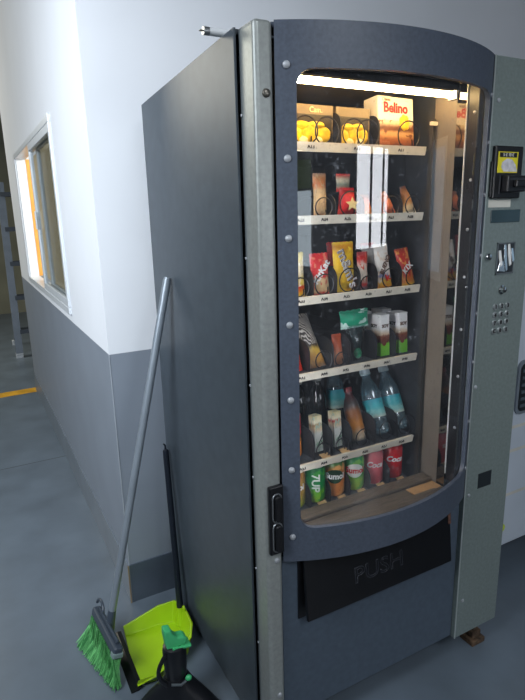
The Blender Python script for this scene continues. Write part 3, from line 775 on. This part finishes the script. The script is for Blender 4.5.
drink_carton(0.600, 0.300, 'white drink carton standing behind the right of the two front cartons', 0)
# row 5 -------------------------------------------------------------------
def bottle(name, label, x, y, z, r, h, body_m, cap_m, lean=0, label_m=None, lz=(0.3, 0.6), group=None, words=None, wm=None, liquid=None, square=False):
    o = thing(name, label, 'bottle', group=group)
    place(o, x, y, z, lean, 0, 0)
    prof = [(r*0.80, 0.0), (r*0.96, h*0.03), (r, h*0.07), (r, h*0.28), (r*0.95, h*0.31), (r, h*0.35), (r, h*0.58), (r*0.93, h*0.66), (r*0.74, h*0.76), (r*0.48, h*0.85), (r*0.42, h*0.89), (r*0.42, h*0.93)]
    MB().lathe(prof, 20).build('bottle_body', body_m, o, smooth=True)
    MB().lathe([(r*0.50, h*0.915), (r*0.52, h*0.93), (r*0.52, h*0.985), (r*0.46, h)], 16).build('cap', cap_m, o, smooth=True)
    if label_m:
        lb = MB().lathe([(r*1.012, h*lz[0]), (r*1.018, h*lz[0] + 0.001), (r*1.018, h*lz[1] - 0.001), (r*1.012, h*lz[1])], 24, cap=False).build('paper_label', label_m, o, smooth=True)
        if words: text(words, 0.02, wm or W, o, (0, -r*1.02, h*(lz[0] + lz[1])/2), bend=r*1.02, sx=0.9)
    if liquid:
        MB().lathe([(r*0.72, 0.004), (r*0.88, h*0.05), (r*0.92, h*0.3), (r*0.92, h*0.58), (r*0.62, h*0.76), (r*0.38, h*0.86)], 16).build('liquid', liquid, o, smooth=True)
    return o
bottle('juice_bottle', 'orange juice bottle with a red sleeve at the left edge of the fifth shelf', 0.214, 0.235, base(5), 0.031, 0.205, mat('orange_juice_plastic', (214, 128, 36), 0.25, noise=0.05), ORG, 4, RED, (0.35, 0.64))
def juice_box(x, label, dark):
    o = thing('juice_box', label, 'drink carton', group='slim white juice boxes on the fifth shelf')
    place(o, x + 0.010, 0.231, base(5) + 0.0005, 5, 0, 4)
    MB().box(-0.0145, 0.0145, -0.014, 0.014, 0, 0.112).build('carton_body', pack_mat('juice_box_print_' + ('a' if dark else 'b'), [(0, (206, 214, 206)), (0.5, (224, 226, 218)), (0.66, (226, 200, 160)), (0.74, (190, 60, 60) if dark else (180, 140, 90)), (0.82, (232, 226, 196)), (1, (214, 200, 150))], blotch=(170, 190, 170), bscale=22, rough=0.4), o, bevel=0.0015)
    MB().tube([(-0.012, -0.0155, 0.012), (0.004, -0.0165, 0.036), (0.014, -0.0155, 0.05)], 0.002, 6).build('straw', mat('dark_straw', (60, 66, 70), 0.4), o, smooth=True)
    text('100%', 0.012, GRN, o, (0, -0.0148, 0.028), (PI/2, -0.5, 0))
    return o
juice_box(0.291, 'slim white juice box beside the orange juice bottle on the fifth shelf', False)
juice_box(0.362, 'slim white juice box with a red band next to the dark bottle', True)
dk = clear('dark_bottle_plastic', (70, 74, 72), 0.09, 0.6, 0.08)
gcap = mat('grey_cap', (120, 126, 124), 0.4, noise=0.06)
bottle('drink_bottle', 'dark clear bottle behind the left juice box, fifth shelf', 0.300, 0.330, base(5), 0.030, 0.20, dk, gcap, 3, group='dark clear bottles behind the juice boxes', liquid=mat('dark_drink', (40, 44, 40), 0.3))
bottle('drink_bottle', 'dark clear bottle behind the right juice box, fifth shelf', 0.372, 0.330, base(5), 0.030, 0.20, dk, gcap, 3, group='dark clear bottles behind the juice boxes', liquid=mat('dark_drink', (40, 44, 40), 0.3))
tea = pack_mat('dark_tea_bottle_print', [(0, (120, 116, 110)), (0.1, (190, 170, 140)), (0.3, (206, 132, 50)), (0.55, (150, 90, 44)), (0.72, (70, 62, 60)), (1, (90, 40, 44))], axis='Z', rough=0.3)
bottle('tea_bottle', 'dark bottle with a glowing orange side leaning left of the water bottles', 0.456, 0.226, base(5), 0.026, 0.17, tea, mat('dark_red_cap', (120, 34, 40), 0.4), 22)
wcap = mat('pale_blue_cap', (196, 216, 226), 0.4, noise=0.03)
teal = pack_mat('teal_water_label', [(0, (206, 220, 206)), (0.25, (140, 206, 200)), (0.6, (60, 178, 186)), (1, (40, 160, 176))], rough=0.35)
bottle('water_bottle', 'clear water bottle with a teal label leaning right of the dark bottle', 0.543, 0.226, base(5) + 0.004, 0.0325, 0.212, water_m, wcap, 25, teal, (0.25, 0.53), 'leaning water bottles on the fifth shelf')
bottle('water_bottle', 'clear water bottle with a teal label at the right end of its shelf', 0.620, 0.226, base(5) + 0.004, 0.0325, 0.212, water_m, wcap, 25, teal, (0.25, 0.53), 'leaning water bottles on the fifth shelf')
bottle('water_bottle', 'third water bottle with blue highlights behind the dark orange-sided bottle', 0.462, 0.335, base(5) + 0.004, 0.0315, 0.212, water_m, wcap, 12, teal, (0.33, 0.62), 'leaning water bottles on the fifth shelf')
# row 6 -------------------------------------------------------------------
lid = mat('can_aluminium', (200, 202, 204), 0.3, 0.9, noise=0.03)
def can(label, x, m, words, wm, oval=None, vertical=False, y=0.228):
    o = thing('drink_can', label, 'drink can', (x + 0.008, y, base(6)), group='drink cans on the bottom shelf')
    r, h = 0.0325, 0.116
    MB().lathe([(r*0.80, 0), (r*0.84, 0.002), (r, 0.010), (r, h - 0.013), (r*0.84, h - 0.003)], 24).build('can_body', m, o, smooth=True)
    MB().lathe([(r*0.84, h - 0.003), (r*0.86, h), (r*0.80, h), (r*0.78, h - 0.004)], 24).build('can_lid', lid, o, smooth=True)
    g = o
    turn = math.radians(-30)      # printed side faces the passage
    if oval:
        ov = bmesh.new(); mb = MB(); n_ = 20; ring = []
        for k in range(n_):
            a = 2*PI*k/n_; u = 0.024*math.cos(a); w = 0.019*math.sin(a)
            th = u/(r + 0.0006)
            ring.append((u, w))
        # curved oval badge, built in strips
        cols = [-0.029 + 0.058*i/14 for i in range(15)]
        for i in range(14):
            q = []
            for u, sgn in ((cols[i], -1), (cols[i+1], -1), (cols[i+1], 1), (cols[i], 1)):
                w = 0.023*math.sqrt(max(0.0004, 1 - (u/0.0291)**2))*sgn
                a = u/(r + 0.0006) + turn
                q.append(((r + 0.0006)*math.sin(a), -(r + 0.0006)*math.cos(a), 0.070 + w))
            mb.face(q)
        ov.free()
        mb.build('badge', oval, o, smooth=True)
    R2 = r + 0.0012
    if vertical:
        text(words, 0.034, wm, o, (R2*math.sin(turn), -R2*math.cos(turn), 0.068), (PI/2, PI/2, turn), sx=1.0, bold=0.0008)
    else:
        text(words, 0.026, wm, o, (R2*math.sin(turn), -R2*math.cos(turn), 0.070), (PI/2, 0, turn), bend=R2, sx=1.0, bold=0.0008)
    return o
gcan = pack_mat('green_can_print', [(0, (150, 190, 40)), (0.3, (110, 190, 50)), (0.5, (20, 140, 70)), (1, (10, 120, 64))], blotch=(60, 160, 60), bscale=18, rough=0.28)
ocan = pack_mat('orange_can_print', [(0, (220, 130, 60)), (0.35, (226, 140, 70)), (0.7, (206, 120, 60)), (1, (60, 140, 60))], blotch=(230, 160, 90), bscale=18, rough=0.28)
gcan2 = pack_mat('lime_can_print', [(0, (170, 200, 60)), (0.3, (150, 200, 70)), (0.5, (60, 160, 70)), (1, (30, 150, 80))], blotch=(120, 190, 80), bscale=18, rough=0.28)
pcan = pack_mat('pale_red_can_print', [(0, (206, 60, 74)), (0.5, (214, 96, 106)), (1, (220, 120, 126))], rough=0.28)
rcan = pack_mat('red_can_print', [(0, (196, 20, 30)), (1, (206, 26, 36))], rough=0.25)
ycan = pack_mat('yellow_green_can_print', [(0, (150, 170, 40)), (0.5, (190, 150, 60)), (1, (170, 120, 60))], rough=0.28)
can('yellow-green can cut off by the window edge on the bottom shelf', 0.210, ycan, 'Sumol', W)
can('green can with upright white lettering, left on the bottom shelf', 0.283, gcan, '7UP', W, vertical=True)
can('orange can with a dark oval badge on the bottom shelf', 0.355, ocan, 'Sumol', W, oval=mat('dark_green_badge', (36, 70, 50), 0.35))
can('lime green can with a white oval badge on the bottom shelf', 0.431, gcan2, 'Sumol', RED, oval=mat('white_badge', (226, 234, 226), 0.35))
can('pale red can with white script left of the bright red can', 0.508, pcan, 'Coca', W)
can('bright red can with white script at the right end of the bottom shelf', 0.590, rcan, 'Coca', W)

# ------------------------------------------------------------------ tube on top of the machine
ft_ = thing('fluorescent_tube', 'white fluorescent tube lying across the top of the vending machine', 'light tube', (0, 0.135, H - 0.003))
MB().tube([(-0.038, 0, 0.0085), (0.52, 0, 0.0085)], 0.0083, 14).build('glass_tube', mat('frosted_tube_glass', (222, 226, 230), 0.25, noise=0.02), ft_, smooth=True)
for x0, x1, xp in ((-0.050, -0.037, -0.058), (0.519, 0.532, 0.540)):
    c_ = MB().tube([(x0, 0, 0.0085), (x1, 0, 0.0085)], 0.0086, 14).build('end_cap', mat('tube_cap_metal', (150, 154, 158), 0.3, 0.8), ft_, smooth=True)
    for dy in (-0.003, 0.003):
        MB().tube([(min(x0, xp), dy, 0.0085), (max(x0 + 0.001, xp), dy, 0.0085)], 0.001, 6).build('pin', screw_m, c_)

# ------------------------------------------------------------------ white machine on the right
wm_ = thing('drinks_cooler', 'white machine standing to the right of the vending machine', 'cooler', (1.35, 0.25, 0))
wh = mat('white_blue_enamel', (196, 206, 218), 0.35, noise=0.02, scale=5)
wx0, wx1 = -0.42, 0.42
box('cabinet', wh, wm_, wx0, wx1, 0.03, 0.55, 0.10, 1.60, 0.006)
dr = box('door', wh, wm_, wx0, wx1, 0.0, 0.029, 0.105, 1.598, 0.006)
for z in (0.33, 0.52, 0.62):
    box('reflection_band', mat('pale_reflection', (206, 204, 196), 0.5), dr, wx0 + 0.01, wx1 - 0.01, -0.0012, 0.0, z, z + 0.012)  # pale strips painting the faint light bands across the door
hb = MB(); pr = []
def rrect(cx, cz, w, h, r, n=6):
    out = []
    for (sx, sz, a0) in ((1, 1, 0), (-1, 1, PI/2), (-1, -1, PI), (1, -1, 1.5*PI)):
        for i in range(n+1):
            a = a0 + PI/2*i/n
            out.append((cx + sx*(w/2 - r) + r*math.cos(a), cz + sz*(h/2 - r) + r*math.sin(a)))
    return out
hx, hz = -0.035, 0.785
hb.prism(rrect(hx, hz, 0.19, 0.215, 0.03), -0.008, 0.0, lambda u, w, a: (u, a, w))
hn = hb.build('grille', mat('grille_rim', (120, 130, 140), 0.4), wm_)
MB().prism(rrect(hx, hz, 0.165, 0.19, 0.022), -0.010, -0.008, lambda u, w, a: (u, a, w)).build('grille_recess', mat('grille_dark', (30, 38, 42), 0.5), hn)
for k in range(6):
    box('louvre', mat('louvre_grey', (84, 96, 104), 0.4), hn, hx - 0.075, hx + 0.075, -0.013, -0.010, hz - 0.078 + k*0.028, hz - 0.066 + k*0.028)
MB().lathe([(0.018, 0), (0.018, 0.001)], 16, Matrix.Translation((-0.137, -0.0005, 0.19)) @ Matrix.Rotation(PI/2, 4, 'X')).build('sticker', mat('lime_sticker', (200, 220, 60), 0.5), wm_)
for x, y in ((0.36, 0.06), (-0.36, 0.50), (0.36, 0.50), (-0.36, 0.12)):
    MB().lathe([(0.025, 0), (0.025, 0.01), (0.014, 0.015), (0.014, 0.102)], 12, Matrix.Translation((x, y, 0))).build('foot', black, wm_, smooth=True)

# ------------------------------------------------------------------ broom
br = thing('broom', 'broom with a grey handle and green bristles leaning against the vending machine', 'broom', (-0.335, 0.55, 0))
O = Vector((-0.335, 0.55, 0))
hgrey = mat('grey_broom_tube', (132, 142, 152), 0.35, 0.3, noise=0.04)
dgrey = mat('dark_grey_broom_plastic', (62, 72, 84), 0.4, noise=0.05)
tp = Vector((-0.0245, 0.558, 1.275)) - O
bt = Vector((-0.292, 0.585, 0.150)) - O
dirn = (tp - bt).normalized()
MB().tube([bt, bt + dirn*0.02, tp - dirn*0.012, tp], [0.0125, 0.0125, 0.0125, 0.010], 14).build('handle', hgrey, br, smooth=True)
MB().tube([bt - dirn*0.045, bt - dirn*0.02, bt + dirn*0.004, bt + dirn*0.03], [0.018, 0.016, 0.0145, 0.013], 14).build('socket', dgrey, br, smooth=True)
# block runs from far-left end (a) to near end (b)
pa = Vector((-0.322, 0.690, 0.125)) - O; pb = Vector((-0.300, 0.460, 0.118)) - O
ax = (pb - pa).normalized(); upv = Vector((0.28, 0.0, 0.96)); upv = (upv - ax*upv.dot(ax)).normalized(); sd = ax.cross(upv)
BMx = Matrix((( ax.x, sd.x, upv.x, ((pa+pb)/2).x), (ax.y, sd.y, upv.y, ((pa+pb)/2).y), (ax.z, sd.z, upv.z, ((pa+pb)/2).z), (0, 0, 0, 1)))
Lb = (pb - pa).length
bk = MB(); bk.box(-Lb/2, Lb/2, -0.016, 0.016, -0.020, 0.012, BMx)
blk = bk.build('block', dgrey, br, bevel=0.008, seg=3)
ri = MB(); ri.box(-Lb/2 + 0.02, Lb/2 - 0.02, -0.005, 0.005, 0.013, 0.024, BMx); ri.build('rib', dgrey, blk, bevel=0.003)
ec = MB(); ec.box(Lb/2 - 0.022, Lb/2 + 0.003, -0.018, 0.018, -0.024, -0.006, BMx); ec.build('end_cap', mat('pale_end_cap', (120, 140, 140), 0.4), blk, bevel=0.004)
lp = [BMx @ Vector((-Lb/2 + 0.03 + 0.032*math.cos(a), 0.0, 0.022 + 0.024*math.sin(a))) for a in [PI*i/10 for i in range(11)]]
MB().tube(lp, 0.005, 8).build('hanging_loop', dgrey, blk, smooth=True)
lt = MB(); lt.box(-0.045, -0.016, -0.0195, -0.0162, -0.012, 0.012, BMx); lt.build('sticker', W, blk, bevel=0.002)
lt = MB(); lt.box(-0.014, 0.006, -0.0195, -0.0162, -0.018, 0.000, BMx); lt.build('sticker', mat('orange_sticker', (206, 120, 60), 0.5), blk, bevel=0.002)
bs = MB(); rnd = random.Random(3)
for i in range(1100):
    u = (rnd.random() - 0.5); w = (rnd.random() - 0.5)
    p0 = BMx @ Vector((u*(Lb - 0.012), w*0.036, -0.020))
    fl_ = Vector((-0.036 + u*0.04 + w*0.06 + (rnd.random()-0.5)*0.02, -0.012 - u*0.01 + (rnd.random() - 0.5)*0.035, 0))
    fl_.y += -u*0.02
    p2 = Vector((p0.x + fl_.x, p0.y + fl_.y, 0.003 + rnd.random()*0.012))
    p1 = (p0 + p2)/2 + Vector((0.008*(rnd.random() - 0.2), 0.006*(rnd.random() - 0.5), 0))
    bs.tube([p0, p1, p2], [0.0016, 0.0016, 0.0013], 3, False)
for (dx, dy, hz_) in ((-0.085, 0.03, 0.06), (-0.07, 0.0, 0.04), (-0.08, 0.06, 0.05)):
    p0 = BMx @ Vector((-Lb*0.42, -0.01, -0.02)); bs.tube([p0, p0 + Vector((dx*0.5, dy*0.4 - 0.01, -0.03)), Vector((p0.x + dx, p0.y - dy, hz_))], 0.0012, 3, False)
bsm = mat('green_bristles', (90, 184, 104), 0.5, noise=0.34, scale=160)
nt = bsm.node_tree; at_ = nt.nodes.new('ShaderNodeAttribute'); at_.attribute_name = 'tone'
mu_ = nt.nodes.new('ShaderNodeMix'); mu_.data_type = 'RGBA'; mu_.inputs['A'].default_value = lin((40, 118, 60)); mu_.inputs['B'].default_value = lin((132, 214, 138))
nt.links.new(at_.outputs['Fac'], mu_.inputs['Factor']); nt.links.new(mu_.outputs['Result'], nt.nodes['Principled BSDF'].inputs['Base Color'])
bo_ = bs.build('bristles', bsm, br, normals=False)
ta = bo_.data.attributes.new('tone', 'FLOAT', 'POINT'); tv = []
for i in range(len(bo_.data.vertices)//9): tv += [rnd.random()]*9
tv += [0.6]*(len(bo_.data.vertices) - len(tv)); ta.data.foreach_set('value', tv); bo_['kind'] = 'stuff'

# ------------------------------------------------------------------ dustpan
dp = thing('dustpan', 'lime green dustpan with an upright black handle beside the broom', 'dustpan', (-0.15, 0.53, 0))
O = Vector((-0.15, 0.53, 0))
lime = mat('lime_plastic', (164, 205, 24), 0.35, noise=0.04, scale=10)
def dpv(x, y, z): return (x - O.x, y - O.y, z)
# outline on floor level: mouth on the left (near and far corner), rounded back on the right
outer = [(-0.262, 0.405), (-0.205, 0.392), (-0.120, 0.412), (-0.060, 0.450), (-0.036, 0.500), (-0.032, 0.560), (-0.036, 0.620), (-0.052, 0.650), (-0.110, 0.668), (-0.240, 0.672)]
hts = [0.012, 0.034, 0.055, 0.075, 0.082, 0.085, 0.085, 0.080, 0.068, 0.030]
cx_, cy_ = -0.15, 0.53
pn = MB(); n = len(outer)
def ring(scale, hz, inset):
    out = []
    for i, (x, y) in enumerate(outer):
        dx, dy = cx_ - x, cy_ - y; l = math.hypot(dx, dy)
        k = inset/l
        mouthish = i in (0, n-1)
        xx = x if mouthish else x + dx*k
        yy = y + (dy*k if not mouthish else (inset if y < cy_ else -inset))
        out.append(pn.v(dpv(xx, yy, hz(i))))
    return out
r0 = ring(1, lambda i: 0.002, 0.018)            # underside
r1 = ring(1, lambda i: hts[i], 0.0)             # rim outside
r2 = ring(1, lambda i: hts[i] + 0.001, 0.007)   # rim inside
r3 = ring(1, lambda i: 0.008, 0.028)            # inner floor edge
for A, B in ((r0, r1), (r1, r2), (r2, r3)):
    for i in range(n-1): pn.bm.faces.new([A[i], A[i+1], B[i+1], B[i]])
pn.bm.faces.new(r3); pn.bm.faces.new(r0[::-1])
pn.bm.faces.new([r0[0], r3[0], r3[-1], r0[-1]])
for k_, e in ((0, 1), (n-1, -1)):
    pn.bm.faces.new([r0[k_], r1[k_], r2[k_], r3[k_]][::e])
pn.build('pan', lime, dp, smooth=True, bevel=0.0015)
lp_ = MB(); lp_.prism([(-0.285, 0.001), (-0.262, 0.001), (-0.248, 0.009), (-0.262, 0.012)], 0.400, 0.676, lambda u, w, a: dpv(u, a, w)); lp_.build('rubber_lip', black, dp)
h0 = Vector(dpv(-0.046, 0.600, 0.050)); h1 = Vector(dpv(-0.027, 0.700, 0.655)); dh_ = (h1 - h0).normalized()
bkh = mat('black_handle_plastic', (26, 32, 42), 0.35, noise=0.06)
MB().tube([h0, h0 + dh_*0.12, h1 - dh_*0.06, h1 - dh_*0.004, h1], [0.0125, 0.0115, 0.0105, 0.0105, 0.007], 14).build('handle', bkh, dp, smooth=True)
MB().tube([h1 - dh_*0.002, h1 + dh_*0.014, h1 + dh_*0.022 + Vector((-0.006, 0, 0))], [0.004, 0.0035, 0.003], 8).build('hook', bkh, dp, smooth=True)
MB().tube([h0 - dh_*0.035, h0, h0 + dh_*0.03], [0.018, 0.017, 0.015], 14).build('socket', lime, dp, smooth=True)
tb = MB(); tb.ball(dpv(-0.040, 0.575, 0.09), 0.006, 0.01, 0.012, 10, 6); tb.build('catch', lime, dp, smooth=True)

# ------------------------------------------------------------------ black tool in front of the dustpan
to = thing('cleaning_tool', 'black flared cleaning tool with a green clip on top in front of the dustpan', 'cleaning tool', (-0.175, 0.27, 0))
tkb = mat('black_tool_plastic', (19, 21, 26), 0.38, noise=0.12)
cg = mat('green_clip_plastic', (66, 176, 112), 0.38, noise=0.08)
sk = MB()
secs = [(0.135, 0.045, 0.0), (0.128, 0.050, 0.02), (0.090, 0.046, 0.065), (0.052, 0.040, 0.105), (0.034, 0.032, 0.135)]
rings = []
for a, b_, z in secs:
    rings.append([sk.v((a*math.copysign(abs(math.cos(2*PI*k/20))**0.7, math.cos(2*PI*k/20)), b_*math.sin(2*PI*k/20), z)) for k in range(20)])
for i in range(len(rings)-1):
    for k in range(20): sk.bm.faces.new([rings[i][k], rings[i][(k+1) % 20], rings[i+1][(k+1) % 20], rings[i+1][k]])
sk.bm.faces.new(rings[0][::-1]); sk.bm.faces.new(rings[-1])
sk.build('flared_head', tkb, to, smooth=True).rotation_euler = (0, 0, math.radians(-28))
MB().lathe([(0.030, 0.125), (0.034, 0.17), (0.035, 0.225), (0.032, 0.240), (0.022, 0.246), (0.008, 0.247)], 18).build('neck', tkb, to, smooth=True)
lpp = [Vector((-0.030 - 0.026*math.sin(PI*i/12), -0.014, 0.228 - 0.11*i/12)) for i in range(13)]
MB().tube(lpp, 0.0065, 8).build('side_loop', tkb, to, smooth=True)
cl = MB()
cl.prism([(-0.026, 0.246), (0.026, 0.240), (0.036, 0.262), (0.026, 0.270), (0.006, 0.274), (-0.006, 0.290), (-0.010, 0.306), (-0.030, 0.310), (-0.031, 0.290)], -0.016, 0.016, lambda u, w, a: (u, a - 0.004, w))
clo = cl.build('clip', cg, to, bevel=0.004)
cl2 = MB(); cl2.prism([(-0.012, 0.240), (0.044, 0.231), (0.046, 0.238), (-0.010, 0.249)], -0.020, 0.020, lambda u, w, a: (u, a - 0.006, w)); cl2.build('clip_foot', cg, clo, bevel=0.002)
cl3 = MB(); cl3.ball((0.026, -0.036, 0.140), 0.010, 0.008, 0.009, 12, 7); cl3.build('release_button', cg, to, smooth=True)
MB().tube([(-0.026, -0.034, 0.138), (0.0, -0.044, 0.134), (0.016, -0.040, 0.137)], 0.004, 8).build('wire_clasp', mat('clasp_metal', (130, 140, 146), 0.3, 0.8), to, smooth=True)

# ------------------------------------------------------------------ light, world, camera
w = bpy.data.worlds.new('sky'); bpy.context.scene.world = w; w.use_nodes = True
bg = w.node_tree.nodes['Background']; bg.inputs['Color'].default_value = (0.62, 0.74, 0.92, 1); bg.inputs['Strength'].default_value = 0.055
def area(name, loc, target, size, power, col, sy=None):
    d = bpy.data.lights.new(name, 'AREA'); d.energy = power; d.size = size; d.color = col
    if sy: d.shape = 'RECTANGLE'; d.size_y = sy
    o = bpy.data.objects.new(name, d); C.objects.link(o); o.location = loc
    o.rotation_euler = (Vector(target) - Vector(loc)).to_track_quat('-Z', 'Y').to_euler()
    return o
area('left_area_light', (-1.75, -0.25, 2.3), (-0.25, 1.75, 1.2), 1.3, 38, (0.88, 0.94, 1.0)).data.spread = math.radians(106)  # unseen area lamp for the light arriving from the left
sp = bpy.data.lights.new('front_fill_spot', 'SPOT'); sp.energy = 150; sp.spot_size = math.radians(46); sp.spot_blend = 0.7; sp.shadow_soft_size = 0.5; sp.color = (0.9, 0.95, 1.0)  # added spot that brightens the machine front, not a lamp of the hall
so = bpy.data.objects.new('front_fill_spot', sp); C.objects.link(so); so.location = (0.3, -2.5, 3.1)
so.rotation_euler = (Vector((0.38, 0.0, 0.95)) - Vector(so.location)).to_track_quat('-Z', 'Y').to_euler()
area('far_hall_light', (-2.2, 5.5, 3.2), (-0.8, 3.8, 0), 1.5, 75, (1.0, 0.96, 0.82))

sc = bpy.context.scene
sc.view_settings.view_transform = 'Standard'
cd = bpy.data.cameras.new('camera'); co = bpy.data.objects.new('camera', cd); C.objects.link(co)
cd.sensor_fit = 'VERTICAL'; cd.sensor_height = 36.0; cd.sensor_width = 27.0; cd.lens = 547.561/700*36.0
cd.clip_start = 0.02
r_ = (0.8804249837, -0.4735133884, -0.0252372549); u_ = (0.1366499945, 0.2023953757, 0.9697231001); f_ = (0.4540689673, 0.8572171154, -0.2428995473)
co.matrix_world = Matrix(((r_[0], u_[0], -f_[0], -0.556877), (r_[1], u_[1], -f_[1], -1.053255), (r_[2], u_[2], -f_[2], 1.458697), (0, 0, 0, 1)))
sc.camera = co
